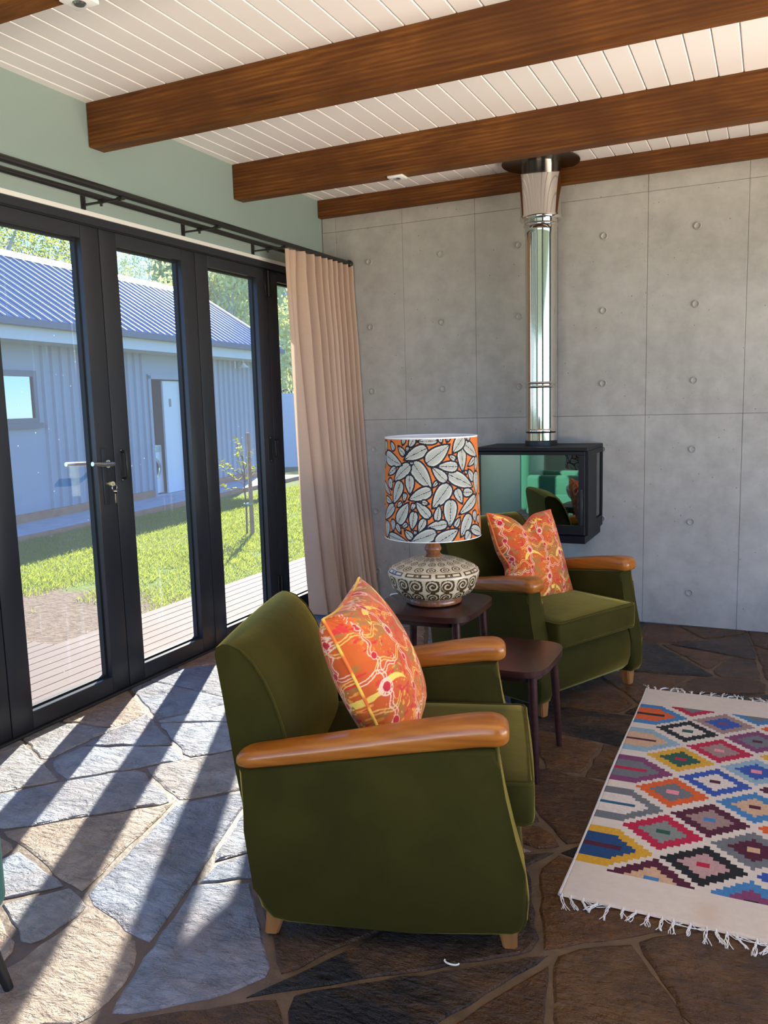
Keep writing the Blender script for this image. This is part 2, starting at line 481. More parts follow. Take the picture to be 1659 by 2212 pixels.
for P in cells:
    s = (sum(p[0] for p in P) / len(P), sum(p[1] for p in P) / len(P))
    poly = [(FX0, FY0), (FX1, FY0), (FX1, FY1), (FX0, FY1)]
    for k in range(len(P)):
        p, q = P[k], P[(k + 1) % len(P)]
        l = math.hypot(q[0] - p[0], q[1] - p[1])
        if l < 1e-4: continue
        nx_, ny_ = (q[1] - p[1]) / l, (p[0] - q[0]) / l
        if nx_ * (s[0] - p[0]) + ny_ * (s[1] - p[1]) > 0: nx_, ny_ = -nx_, -ny_
        gap = .006 + .004 * math.sin(9 * p[0] + 7 * q[1])
        if abs(p[0] - q[0]) < 1e-6 and (p[0] < FX0 + .01 or p[0] > FX1 - .01): gap = 0
        if abs(p[1] - q[1]) < 1e-6 and (p[1] < FY0 + .01 or p[1] > FY1 - .01): gap = 0
        poly = clip(poly, nx_, ny_, nx_ * p[0] + ny_ * p[1] - gap)
        if len(poly) < 3: break
    if len(poly) < 3: continue
    pts = []
    for i in range(len(poly)):
        p, q = poly[i], poly[(i + 1) % len(poly)]
        ln = math.hypot(q[0] - p[0], q[1] - p[1])
        k = max(1, int(ln / .05))
        for j in range(k):
            t = j / k; a = .008
            x = p[0] + (q[0] - p[0]) * t; y = p[1] + (q[1] - p[1]) * t
            if FX0 + .01 < x < FX1 - .01 and FY0 + .01 < y < FY1 - .01:
                nx, ny = s[0] - x, s[1] - y; nl = math.hypot(nx, ny)
                w = a * 2 * (rnd.random() - .35) + (.02 * rnd.random() if j == 0 else 0)
                x += nx / nl * w; y += ny / nl * w
            pts.append((x - s[0], y - s[1]))
    zt = rnd.uniform(-.0015, .0015)
    bm = bmesh.new()
    A = [bm.verts.new((x, y, -.02)) for x, y in pts]
    B = [bm.verts.new((x, y, zt - .004)) for x, y in pts]
    Cc = [bm.verts.new((x * .955, y * .955, zt + rnd.uniform(-.0006, .0006))) for x, y in pts]
    n = len(pts)
    for i in range(n):
        j = (i + 1) % n
        bm.faces.new((A[i], A[j], B[j], B[i])); bm.faces.new((B[i], B[j], Cc[j], Cc[i]))
    bm.faces.new(Cc)
    me = bm_done('stone', bm, False)
    o = link('stone', me, SLATE, floor, (s[0], s[1], 0))
    shade_bias = min(1, max(0, (s[0] - 1.5) / .45 + rnd.uniform(-.15, .15)))  # stones differ, yet window-side light and inner shade go into their colour too
    c = rnd.choice(PAL_B) if rnd.random() < shade_bias else rnd.choice(PAL_A)
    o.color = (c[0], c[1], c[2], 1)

# left wall with the folding door opening
DZ = 2.195; YEND = -4.14
wl_ = boxes_me([((-.14, YEND, DZ), (0, 0, ZC + .05)), ((-.14, -6.9, -.1), (0, YEND, ZC + .05)), ((-.14, -.06, -.1), (0, 0, DZ))])
wall_left = link('wall_left', wl_, PAINT); tag(wall_left, kind='structure')
# concrete wall cast in panels
wall_back = box('wall_back', (-.14, .012, -.1), (5.1, .2, ZC + .05), CONC); tag(wall_back, kind='structure')
xs = [0.002, .101, .58, 1.063, 1.57, 2.077, 2.591, 3.10, 3.61, 4.12, 4.63, 5.0]; zs = [0, 1.222, 2.455, ZC]
ring = lathe_me([(.0, .001), (.010, .0015), (.0135, .005), (.0165, .0085), (.0188, .0075), (.0205, .0)], 20)
hz = {0: [.199, .612, 1.026], 1: [1.41, 1.825, 2.24]}
for i in range(len(xs) - 1):
    for j in range(len(zs) - 1):
        me = box_me((xs[i] + .0005, -.0, zs[j] + .0005), (xs[i + 1] - .0005, .016, zs[j + 1] - .0005), .0022, 1)
        pn = link('panel', me, CONC, wall_back, (0, rnd.uniform(-.0012, .0012), 0))
        if i >= 1 and j in hz:
            xm = .343 + .4985 * (i - 1)
            for z in hz[j]:
                if xs[i] < xm < xs[i + 1]:
                    link('tie_plug', ring, CONC, pn, (xm, -.0005, z), (R(90), 0, 0))
# right and rear walls, each with a wide window shaped to pass the fill lights (both outside the view)
wr = boxes_me([((5.0, -6.9, -.1), (5.14, .2, .2)), ((5.0, -6.9, 2.45), (5.14, .2, ZC + .05)), ((5.0, -6.9, .2), (5.14, -5.5, 2.45)), ((5.0, -.9, .2), (5.14, .2, 2.45))])
tag(link('wall_right', wr, PAINT), kind='structure')
wb = boxes_me([((-.14, -7.04, -.1), (5.14, -6.9, .2)), ((-.14, -7.04, 2.45), (5.14, -6.9, ZC + .05)), ((-.14, -7.04, .2), (.5, -6.9, 2.45)), ((4.3, -7.04, .2), (5.14, -6.9, 2.45))])
tag(link('wall_rear', wb, PAINT), kind='structure')
for nm, lo, hi, ax in (('window_1', (5.03, -5.5, .2), (5.10, -.9, 2.45), 1), ('window_2', (.5, -7.0, .2), (4.3, -6.94, 2.45), 0)):
    w = empty(nm); tag(w, kind='structure')
    a0, a1 = lo[ax], hi[ax]; k = 4
    for i in range(k + 1):
        c = a0 + (a1 - a0) * i / k; l2, h2 = list(lo), list(hi); l2[ax] = max(a0, c - .035); h2[ax] = min(a1, c + .035)
        box('mullion', l2, h2, FRAME, w)
    for z0, z1 in ((lo[2], lo[2] + .06), (hi[2] - .06, hi[2])):
        l2, h2 = list(lo), list(hi); l2[2], h2[2] = z0, z1; box('rail', l2, h2, FRAME, w)

# ceiling: slab and tongue-and-groove boards running away from the camera
ceiling = box('ceiling', (-.14, -7.04, ZC + .012), (5.14, .2, ZC + .16), CEIL); tag(ceiling, kind='structure')
PW = .0975; bw = PW - .0022
cb = prism_me([(0, ZC + .006), (.004, ZC), (bw - .004, ZC), (bw, ZC + .006), (bw, ZC + .014), (0, ZC + .014)], -6.9, 0, 'y')
x = .05 - PW
while x < 5.0:
    if x < 0:
        me = prism_me([(0, ZC), (x + bw - .004, ZC), (x + bw, ZC + .006), (x + bw, ZC + .014), (0, ZC + .014)], -6.9, 0, 'y')
        link('board', me, CEIL, ceiling)
    else: link('board', cb, CEIL, ceiling, (x, 0, 0))
    x += PW
# beams
BW = .092
for y0, w, zb, lab in ((-3.13, BW, ZBM, 'stained timber ceiling beam, furthest from the concrete wall'),
                       (-2.06, BW, ZBM, 'stained timber ceiling beam with no fitting, crossing over the near green armchair'),
                       (-.991, BW, ZBM, 'stained timber ceiling beam in front of the steel flue with a small white fitting'),
                       (-.05, .05, 2.544, 'shallow stained timber beam fixed along the top of the concrete wall')):
    b = box('ceiling_beam', (0, 0, zb), (5.0, w - (.001 if w == .05 else 0), ZC), BEAMW, None, .004, 1, (0, y0, 0))
    tag(b, lab, 'beam', 'ceiling beams', 'structure')
# small white fittings on the beams
for (px, py, pz, lab) in ((.975, -.945, ZBM, 'small white square ceiling spotlight under the beam by the flue'), (.95, -3.045, ZBM, 'small white fitting on the beam furthest from the concrete wall')):
    f = empty('ceiling_fitting', (px, py, pz)); tag(f, lab, 'light fitting')
    link('plate', box_me((-.042, -.034, -.012), (.042, .034, 0), .003, 2), WHITE, f)
    link('lens', lathe_me([(0, -.017), (.014, -.017), (.019, -.012), (.019, -.010)], 24), STEEL, f)

# ------------------------------------------------------------------ folding glass doors
XD = -.06                     # centre plane of the leaves
ST = .108; ZG0, ZG1 = .088, 2.083; ZL0, ZL1 = .012, 2.142
bounds = [-.06, -.645, -1.328, -2.009, -2.69, -3.373, -4.056]
trim = empty('trim_1'); tag(trim, kind='structure')
box('head_track', (-.115, -4.14, 2.146), (-.008, -.06, 2.192), FRAME, trim, .003, 1)
box('head_bead', (-.095, -4.14, 2.142), (-.022, -.06, 2.15), GASKET, trim)
box('threshold', (-.125, -4.14, -.03), (-.012, -.06, .010), FRAME, trim, .003, 1)
box('jamb', (-.115, -4.14, .01), (-.008, -4.06, 2.146), FRAME, trim)
pl = box('lintel_edge', (-.006, -4.14, 2.180), (.0015, -.002, 2.199), M('pale_reveal', (.72, .70, .64), .6), trim)  # pale colour stands for the light on the opening's edge

def door(idx, ya, yb):
    d = empty('door_%d' % idx, (XD, (ya + yb) / 2, 0)); tag(d, kind='structure')
    h = (yb - ya) / 2 - .002; t = .031
    for sgn in (-1, 1):
        y0, y1 = sorted((sgn * h, sgn * (h - ST)))
        box('stile', (-t, y0, ZL0), (t, y1, ZL1), FRAME, d, .003, 2)
    box('top_rail', (-t, -h + ST, ZG1), (t, h - ST, ZL1), FRAME, d, .002, 1)
    box('bottom_rail', (-t, -h + ST, ZL0), (t, h - ST, ZG0), FRAME, d, .002, 1)
    q = h - ST; g = .009
    fr = [((-.025, -q, ZG0), (.0, -q + g, ZG1)), ((-.025, q - g, ZG0), (.0, q, ZG1)), ((-.025, -q + g, ZG0), (.0, q - g, ZG0 + g)), ((-.025, -q + g, ZG1 - g), (.0, q - g, ZG1))]
    link('glazing_bead', boxes_me(fr), GASKET, d)
    link('glass_pane', npmesh('pane', [(-.027, -q, ZG0), (-.027, q, ZG0), (-.027, q, ZG1), (-.027, -q, ZG1)], [(0, 1, 2, 3)], False), GLASS, d)
    return d, h
doors = []
for i in range(6):
    doors.append(door(i + 1, bounds[i + 1], bounds[i]))
# lever handle, lock and back plate on the opening leaf (door_4)
d4, h4 = doors[3]
hy = -2.075 - d4.location.y
lh = link('handle_plate', box_me((.031, hy - .016, .90), (.036, hy + .016, 1.16), .004, 2), FRAME, d4)
link('lever', tube_me([(.036, hy + .012, 1.088), (.078, hy + .012, 1.088), (.086, hy + .002, 1.088), (.086, hy - .06, 1.091), (.085, hy - .125, 1.098)], [.010, .010, .0105, .0105, .010], 12), STEEL, lh)
link('rose', lathe_me([(0, .008), (.018, .008), (.019, 0)], 24), STEEL, lh, (.036, hy + .012, 1.088), (0, R(90), 0))
link('lock_cylinder', lathe_me([(0, .014), (.009, .014), (.010, 0)], 20), BRASS, lh, (.036, hy + .008, .997), (0, R(90), 0))
lo_ = link('lever', tube_me([(-.031, hy + .012, 1.088), (-.07, hy + .012, 1.088), (-.08, hy, 1.088), (-.08, hy - .12, 1.095)], .010, 10), STEEL, d4)
# pull handle on door_3
d3, h3 = doors[2]
py3 = -1.962 - d3.location.y
ph = link('pull_handle', join_me([tube_me([(.031, py3, 1.012), (.055, py3, 1.012), (.062, py3, 1.022), (.062, py3, 1.128), (.055, py3, 1.138), (.031, py3, 1.138)], .006, 10), box_me((.031, py3 - .010, 1.0), (.034, py3 + .010, 1.15), .002, 1)]), BLACK, d3)
for z in (1.006, 1.144): link('screw', lathe_me([(0, .0035), (.0035, .0035), (.004, 0)], 10), STEEL, ph, (.034, py3 - .007, z), (0, R(90), 0))
# hinge and flush pull between door_2 and door_1
d2, h2_ = doors[1]
fy = -.645 - d2.location.y
for z in (2.06, .20): link('hinge', join_me([box_me((.030, fy - .030, z - .075), (.036, fy + .030, z + .075), .002, 1), tube_me([(.040, fy, z - .075), (.040, fy, z + .075)], .008, 10)]), BLACK, d2)
fp = link('flush_pull', boxes_me([((.031, fy - .075, .99), (.035, fy - .030, 1.15)), ((.035, fy - .030, 1.02), (.062, fy - .022, 1.13)), ((.035, fy - .012, 1.02), (.062, fy - .004, 1.13)), ((.055, fy - .030, 1.02), (.062, fy - .004, 1.03)), ((.055, fy - .030, 1.12), (.062, fy - .004, 1.13)), ((.031, fy - .03, 1.02), (.036, fy - .004, 1.13))], .001), BLACK, d2)
for z in (1.0, 1.14): link('screw', lathe_me([(0, .003), (.0035, .003), (.004, 0)], 10), STEEL, fp, (.035, fy - .05, z), (0, R(90), 0))
# keys hanging in the lock
ky = -2.067
keys = empty('key_ring', (XD + .05, ky, .997)); tag(keys, 'brass key in the door lock with a second key hanging from a ring', 'keys')
link('key', join_me([box_me((-.025, -.0012, -.003), (.012, .0012, .003)), lathe_me([(.004, -.0012), (.011, -.0012), (.011, .0012), (.004, .0012), (.004, -.0012)], 20)]), BRASS, keys, (.018, 0, 0), (R(90), 0, R(20)))
link('ring', tube_me([(.022 + .002 * math.cos(a), .013 * math.cos(a) + .004, -.018 + .013 * math.sin(a)) for a in [2 * math.pi * k / 20 for k in range(20)]], .0012, 6, True), STEEL, keys)
link('key', join_me([box_me((-.0012, -.0045, -.055), (.0012, .0045, -.012), .0005, 1), lathe_me([(.004, -.0014), (.011, -.0014), (.011, .0014), (.004, .0014), (.004, -.0014)], 20)]), BRASS, keys, (.024, .006, -.034), (0, 0, R(15)))

# ------------------------------------------------------------------ curtain rail and curtain
rail = empty('curtain_rail', (0, -2.1, 2.235)); tag(rail, 'long black double curtain rail on brackets above the glass doors', 'curtain rail')
def rl(p): return (p[0], p[1] + 2.1, p[2] - 2.235)
tube('rod', [rl((.215, -4.3, 2.237)), rl((.215, -.035, 2.237))], .0145, BLACK, rail, 14)
tube('rod', [rl((.105, -4.3, 2.235)), rl((.105, -.035, 2.235))], .0125, BLACK, rail, 14)
link('finial', lathe_me([(0, .018), (.018, .016), (.022, .008), (.022, -.012), (.014, -.016)], 20), BLACK, rail, rl((.215, -.034, 2.237)), (R(-90), 0, 0))
for by in (-3.55, -2.83, -2.12, -1.45, -.83):
    br = link('bracket', boxes_me([((0, -.012, -.035), (.006, .012, .03)), ((.0, -.006, -.022), (.215, .006, -.014)), ((.095, -.008, -.022), (.115, .008, -.010)), ((.2, -.010, -.022), (.23, .010, -.012))]), BLACK, rail, rl((0, by, 2.235)))
    link('bracket_screw', lathe_me([(0, .012), (.006, .012), (.006, 0)], 10), BLACK, br, (.105, 0, -.034))

NU, NV = 260, 46
u = np.linspace(0, 1, NU); v = np.linspace(0, 1, NV)
U, Vv = np.meshgrid(u, v, indexing='ij')
ftop = np.sin(2 * np.pi * (18.4 * U ** 1.25 + .2 * np.sin(9 * U + 1.0)))
ph_ = 2 * np.pi * (9.2 * U ** 1.25 + .16 * np.sin(9 * U + 1.0)); fold = np.sin(ph_) + .28 * np.sin(2 * ph_ + .6 + 2 * Vv)
amp = .030 + .022 * Vv
flare = Vv ** 1.4
ytop = -.775 + .745 * U
ybot = -.66 + .645 * U
Y = ytop * (1 - flare) + ybot * flare + .018 * np.cos(2 * np.pi * 9 * U + 1) * (0.3 + Vv) * np.sin(np.pi * np.clip(U * 1.0, 0, 1))
X = .205 + (.115 * flare) * (.55 + .5 * U) + amp * (fold * np.clip(.55 + 2.0 * Vv, 0, 1) + .55 * ftop * (1 - Vv) ** 2)
lead = np.clip(1 - U / .07, 0, 1); X -= lead * (.05 + .06 * Vv)
Y = np.minimum(Y, -.012)
Z = 2.222 - (2.222 - .045) * Vv
Vt = np.stack([X, Y, Z], -1).reshape(-1, 3)
ii, jj = np.meshgrid(np.arange(NU - 1), np.arange(NV - 1), indexing='ij'); a = ii * NV + jj
Fc = np.stack([a, a + NV, a + NV + 1, a + 1], -1).reshape(-1, 4)
curt = empty('curtain', (.2, -.4, .045)); tag(curt, 'pleated beige linen curtain gathered at the end of the glass doors', 'curtain')
Vt2 = Vt - np.array([.2, -.4, .045])
link('drape', npmesh('drape', Vt2, Fc), CURT, curt)
hk = (Vv.reshape(-1) * 0)
def strip_me(v0, v1, outx):
    vv = np.linspace(v0, v1, 5); UU, VV = np.meshgrid(u, vv, indexing='ij')
    idx = VV * (NV - 1); i0 = np.clip(np.floor(idx).astype(int), 0, NV - 2); fr = idx - i0
    P = Vt2.reshape(NU, NV, 3); ri = np.arange(NU)[:, None]
    Q = P[ri, i0] * (1 - fr[..., None]) + P[ri, i0 + 1] * fr[..., None]
    Q[..., 0] += outx
    i2, j2 = np.meshgrid(np.arange(NU - 1), np.arange(4), indexing='ij'); b = i2 * 5 + j2
    return npmesh('strip', Q.reshape(-1, 3), np.stack([b, b + 5, b + 6, b + 1], -1).reshape(-1, 4))
link('heading_tape', strip_me(0, .043, .0025), CURT, curt)
link('hem', strip_me(.955, 1.0, .0025), CURT, curt)

# ------------------------------------------------------------------ wood stove and flue
sx0, sx1, sy0, sy1, sz0, sz1 = 1.192, 1.842, -.45, 0.0, .53, 1.062
stv = empty('wood_stove', ((sx0 + sx1) / 2, -.22, sz0)); tag(stv, 'black wall-hung wood stove with wide glass door on the concrete wall', 'stove')
def sv(p): return (p[0] - (sx0 + sx1) / 2, p[1] + .22, p[2] - sz0)
def sbox(name, lo, hi, m, par=stv, bev=.003): return link(name, box_me(sv(lo), sv(hi), bev, 1), m, par)
th = .02
sbox('top_plate', (sx0, sy0, sz1 - th), (sx1, sy1 - .003, sz1), BLACKP)
sbox('back_plate', (sx0 + .01, -.03, sz0 + .05), (sx1 - .01, -.004, sz1 - th), BLACKP)
sbox('side_panel', (sx0, sy0 + .02, sz0 + .048), (sx0 + th, sy1 - .003, sz1 - th), BLACKP)
sp = link('side_panel', boxes_me([(sv((sx1 - th, sy0 + .02, sz0 + .048)), sv((sx1, -.19, sz1 - th))), (sv((sx1 - th, -.02, sz0 + .048)), sv((sx1, -.003, sz1 - th))), (sv((sx1 - th, -.19, sz0 + .048)), sv((sx1, -.02, .64))), (sv((sx1 - th, -.19, 1.015)), sv((sx1, -.02, sz1 - th)))]), BLACKP, stv)
sbox('side_glass', (sx1 - .012, -.19, .64), (sx1 - .008, -.02, 1.015), NT('dark_glass').set(base=(.006, .007, .008), rough=.05).m, sp, 0)
sbox('base', (sx0 + .012, sy0 + .012, sz0), (sx1 - .012, sy1 - .003, sz0 + .045), BLACKP)
sbox('hearth_plate', (sx0 + th, sy0 + .03, sz0 + .05), (sx1 - th, -.03, sz0 + .07), BLACKP)
dr = link('door_frame', boxes_me([(sv((sx0 + .004, sy0 - .012, sz0 + .052)), sv((sx1 - .012, sy0 + .02, .635))), (sv((sx0 + .004, sy0 - .012, 1.022)), sv((sx1 - .012, sy0 + .02, sz1 - .022))), (sv((sx0 + .004, sy0 - .012, .635)), sv((1.228, sy0 + .02, 1.022))), (sv((1.795, sy0 - .012, .635)), sv((sx1 - .012, sy0 + .02, 1.022)))], .002), BLACKP, stv)
t = NT('stove_glass'); t.n.remove(t.p)
tr = t.new('BsdfTransparent'); tr.inputs[0].default_value = (.55, .58, .55, 1)
gl = t.new('BsdfGlossy'); gl.inputs['Roughness'].default_value = .015; gl.inputs['Color'].default_value = (.82, 1.0, .86, 1)
mx = t.new('MixShader'); mx.inputs[0].default_value = .42; t.L(tr.outputs[0], mx.inputs[1]); t.L(gl.outputs[0], mx.inputs[2]); t.L(mx.outputs[0], t.out.inputs[0])
link('glass_pane', box_me(sv((1.228, sy0 - .004, .635)), sv((1.795, sy0, 1.022))), t.m, dr)
link('handle', join_me([box_me(sv((1.812, sy0 - .045, .64)), sv((1.824, sy0 - .035, .84)), .002, 1), box_me(sv((1.813, sy0 - .036, .66)), sv((1.823, sy0 - .012, .675))), box_me(sv((1.813, sy0 - .036, .80)), sv((1.823, sy0 - .012, .815)))]), BLACK, dr)
# inside: arched block tracing a chair's reflection in the glass, firewood and ash
FIREB = m_noise('firebrick', (.05, .038, .03), (.11, .085, .065), 9, .9)
arc = [(1.50 + .30 * math.cos(a) * 1.0, .60 + .27 * math.sin(a)) for a in [R(d) for d in range(100, 19, -8)]]
link('log', prism_me([sv((a, 0, b))[0::2] for a, b in arc + [(1.80, .60), (1.44, .60)]], sv((0, -.30, 0))[1], sv((0, -.14, 0))[1], 'y', .012, 2), m_noise('bark', (.035, .022, .014), (.09, .06, .04), 20, .9, .5), stv)
link('log', tube_me([sv((1.70, -.2, .62)), sv((1.76, -.13, .95))], [.07, .055], 10), m_noise('bark_dark', (.03, .02, .013), (.08, .05, .03), 20, .9, .5), stv)
peb = []
for k in range(70):
    bm = bmesh.new(); bmesh.ops.create_icosphere(bm, subdivisions=1, radius=rnd.uniform(.010, .02))
    sh = Vector((rnd.uniform(1.26, 1.78), rnd.uniform(-.41, -.33), .61 + rnd.uniform(0, .035))); q = Vector(sv(sh))
    for vtx in bm.verts: vtx.co = Vector((vtx.co.x * rnd.uniform(.7, 1.3), vtx.co.y, vtx.co.z * rnd.uniform(.6, 1))) + q
    me = bpy.data.meshes.new('c'); bm.to_mesh(me); bm.free(); peb.append(me)
tag(link('coals', join_me(peb), m_noise('ash', (.10, .095, .09), (.30, .29, .28), 40, .9), stv), kind='stuff')

FXc, FYc = 1.522, -.2
flue = empty('flue_pipe', (FXc, FYc, sz1)); tag(flue, 'polished steel flue pipe rising from the stove to the ceiling', 'flue pipe')
def ring_prof(z, r, w=.012, h=.006): return [(r, z - w), (r + h * .7, z - w * .6), (r + h, z), (r + h * .7, z + w * .6), (r, z + w)]
link('collar', lathe_me([(.0, 0), (.092, 0), (.092, .026), (.088, .03), (.0, .03)], 48), BLACK, flue)
pr = [(.0865, .028), (.0865, .072)] + ring_prof(.085, .0865) + [(.0865, .10), (.0865, .32)] + ring_prof(.338, .0865, .008) + ring_prof(.358, .0865, .008) + [(.0865, .375), (.0865, 1.18), (.090, 1.19), (.090, 1.225)] + ring_prof(1.236, .092, .010) + [(.095, 1.27), (.0, 1.27)]
link('pipe', lathe_me(pr, 64), CHROME, flue)
link('sleeve', lathe_me([(.0, 1.262), (.113, 1.262), (.118, 1.268), (.118, 1.282), (.113, 1.288), (.113, 1.545), (.108, 1.56), (.108, ZC - sz1 - .004)], 64), CHROME, flue)
link('ceiling_plate', lathe_me([(.09, 1.566), (.212, 1.570), (.216, 1.574), (.216, 1.580), (.09, 1.582)], 64), NT('dark_steel').set(base=(.10, .085, .075), rough=.25, metal=1).m, flue)

# ------------------------------------------------------------------ armchairs
def armchair():
    root = empty('armchair')
    W_IN, W_OUT = .272, .357
    prof = [(-.060, .456), (-.052, .30), (-.035, .15), (-.020, .095), (.008, .066), (.05, .057), (.35, .056), (.60, .059), (.622, .070), (.634, .098), (.638, .15), (.629, .22), (.606, .31), (.584, .41), (.573, .48), (.568, .533), (.40, .515), (.20, .487)]
    for s in (-1, 1):
        a, b = sorted((s * W_IN, s * W_OUT))
        pnl = link('side_panel', prism_me(prof, a, b, 'y', .020, 4), VELVET, root)
        fe = prof[8:16]
        link('piping', tube_me([(p[0] - .006, s * (W_OUT - .008), p[1]) for p in fe], .0035, 6), VELVET, pnl)
    # armrests
    n = 34
    for s in (-1, 1):
        V = []; F = []; m = 16
        for i in range(n):
            t_ = .5 - .5 * math.cos(math.pi * i / (n - 1)); uu = -.068 + .662 * t_
            zt = .499 + (uu + .05) * .165 + (.004 * math.sin(math.pi * (uu - .2) / .4) if uu > .2 else 0)
            zb = .452 + (uu + .06) * .132
            if uu > .50: zt -= 1.6 * (uu - .50) ** 2; zb -= 1.2 * (uu - .50) ** 2
            w = (.040 + .009 * t_)
            e0 = min(1, t_ / .07); e1 = min(1, (1 - t_) / .055); ef = math.sqrt(1 - (1 - e0) ** 2) * math.sqrt(1 - (1 - e1) ** 2)
            w *= (.45 + .55 * ef); zc = (zt + zb) / 2; hh = (zt - zb) / 2 * (.30 + .70 * ef)
            for k in range(m):
                an = 2 * math.pi * k / m; ca, sa = math.cos(an), math.sin(an); e = .5
                V.append((uu, s * .318 + w * math.copysign(abs(ca) ** e, ca), zc + hh * math.copysign(abs(sa) ** .62, sa)))
        for i in range(n - 1):
            for k in range(m):
                a = i * m + k; b = i * m + (k + 1) % m
                F.append((a, b, b + m, a + m))
        F.append(tuple(range(m))[::-1]); F.append(tuple(range((n - 1) * m, n * m)))
        me = bpy.data.meshes.new('armrest'); me.from_pydata(V, [], F); me.update(); smooth(me, R(45))
        link('armrest', me, OAK, root)
    # backrest: straight rear, rounded top, bulging front
    bp = [(-.060, .24), (-.088, .42), (-.112, .62), (-.126, .722), (-.122, .742), (-.105, .751), (-.080, .750), (-.052, .738), (-.022, .708), (.006, .662), (.028, .608), (.046, .55), (.060, .49), (.070, .43), (.075, .37), (.07, .24)]
    ny = 25; V = []; F = []; m = len(bp)
    for j in range(ny):
        y = -1 + 2 * j / (ny - 1); yy = .288 * y
        edge = 1 - abs(y) ** 6
        bul = (1 - y * y)
        for k, (bu, bz) in enumerate(bp):
            f = 1 if 6 <= k <= 14 else 0
            V.append((bu + f * .035 * bul * math.sin(math.pi * (k - 5) / 10) - (0 if f == 0 else .010 * (1 - edge)), yy, bz + (.006 * bul if 3 <= k <= 8 else 0)))
    for j in range(ny - 1):
        for k in range(m):
            a = j * m + k; b = j * m + (k + 1) % m
            F.append((a, b, b + m, a + m))
    F.append(tuple(range(m))[::-1]); F.append(tuple(range((ny - 1) * m, ny * m)))
    me = bpy.data.meshes.new('backrest'); me.from_pydata(V, [], F); me.update(); smooth(me, R(50))
    bk = link('backrest', me, VELVET, root)
    for s in (-1, 1):
        link('piping', tube_me([(p[0] - .010, s * .288, p[1]) for p in bp[6:14]], [.001, .003] + [.0042] * 6, 6), VELVET, bk)
    # seat cushion
    def cushion(lo, hi, puff, bev):
        bm = bmesh.new(); add_box(bm, lo, hi)
        bmesh.ops.bevel(bm, geom=list(bm.edges), offset=bev, segments=3, profile=.5, affect='EDGES')
        bmesh.ops.subdivide_edges(bm, edges=[e for e in bm.edges if e.calc_length() > .1], cuts=9, use_grid_fill=True)
        c = [(lo[i] + hi[i]) / 2 for i in range(3)]; h = [(hi[i] - lo[i]) / 2 for i in range(3)]
        for v_ in bm.verts:
            q = [(v_.co[i] - c[i]) / h[i] for i in range(3)]
            k = max(0, 1 - q[0] ** 2) * max(0, 1 - q[1] ** 2)
            v_.co.z += q[2] * puff * k
            k2 = max(0, 1 - q[1] ** 2) * max(0, 1 - q[2] ** 2)
            if q[0] > .9: v_.co.x += puff * .6 * k2
        return bm_done('cushion', bm, True, R(60))
    sc_ = link('seat_cushion', cushion((.05, -.268, .293), (.655, .268, .405), .016, .018), VELVET, root)
    def loop(z, inset):
        x0, x1, y0, y1 = .06, .655 - inset, -.268 + inset, .268 - inset; r = .02; P = []
        P += [(x0, y0, z), (.3, y0, z), (x1 - r, y0, z), (x1 - .005, y0 + .006, z), (x1, y0 + r, z), (x1, 0, z), (x1, y1 - r, z), (x1 - .005, y1 - .006, z), (x1 - r, y1, z), (.3, y1, z), (x0, y1, z)]
        return P
    for z in (.401, .298): link('piping', tube_me(loop(z, .004), .0045, 6), VELVET, sc_)
    link('seat_base', box_me((-.02, -.275, .09), (.575, .275, .292), .004, 1), VELVET, root)
    # curved front panel
    fp_ = [(.575, .286), (.598, .284), (.617, .26), (.627, .21), (.626, .15), (.612, .105), (.585, .078), (.55, .070), (.55, .2)]
    link('front_panel', prism_me(fp_, -.270, .270, 'y', .004, 2), VELVET, root)
    # legs
    for (lu, ly, sp_) in ((.012, -.30, -.020), (.012, .30, -.020), (.585, -.30, .008), (.585, .30, .008)):
        bm = bmesh.new()
        T = [bm.verts.new((lu + a * .026, ly + b * .026, .075)) for a, b in ((-1, -1), (1, -1), (1, 1), (-1, 1))]
        B_ = [bm.verts.new((lu + sp_ + a * .017, ly + b * .017, .0)) for a, b in ((-1, -1), (1, -1), (1, 1), (-1, 1))]
        bm.faces.new(T); bm.faces.new(B_[::-1])
        for i in range(4): bm.faces.new((T[i], T[(i + 1) % 4], B_[(i + 1) % 4], B_[i]))
        bmesh.ops.bevel(bm, geom=list(bm.edges), offset=.004, segments=2, affect='EDGES')
        link('leg', bm_done('leg', bm), OAKLEG, root)
    return root
ch1 = armchair()
A1 = R(17.53); f1 = Vector((math.cos(A1), math.sin(A1), 0)); n1 = Vector((f1.y, -f1.x, 0))
o1 = Vector((1.637, -3.322, 0)) - n1 * .327
ch1.location = o1; ch1.rotation_euler = (0, 0, A1)
tag(ch1, 'olive green velvet armchair with wooden armrests, its back to the glass doors', 'armchair', 'green velvet armchairs')
ch2 = copy_tree(ch1)
A2 = R(-26.68); f2 = Vector((math.cos(A2), math.sin(A2), 0)); s2 = Vector((-f2.y, f2.x, 0))
o2 = Vector((1.911, -1.669, 0)) + s2 * .315 - f2 * .615
ch2.location = o2; ch2.rotation_euler = (0, 0, A2)
ch2['label'] = 'olive green velvet armchair with wooden armrests, standing before the wood stove'

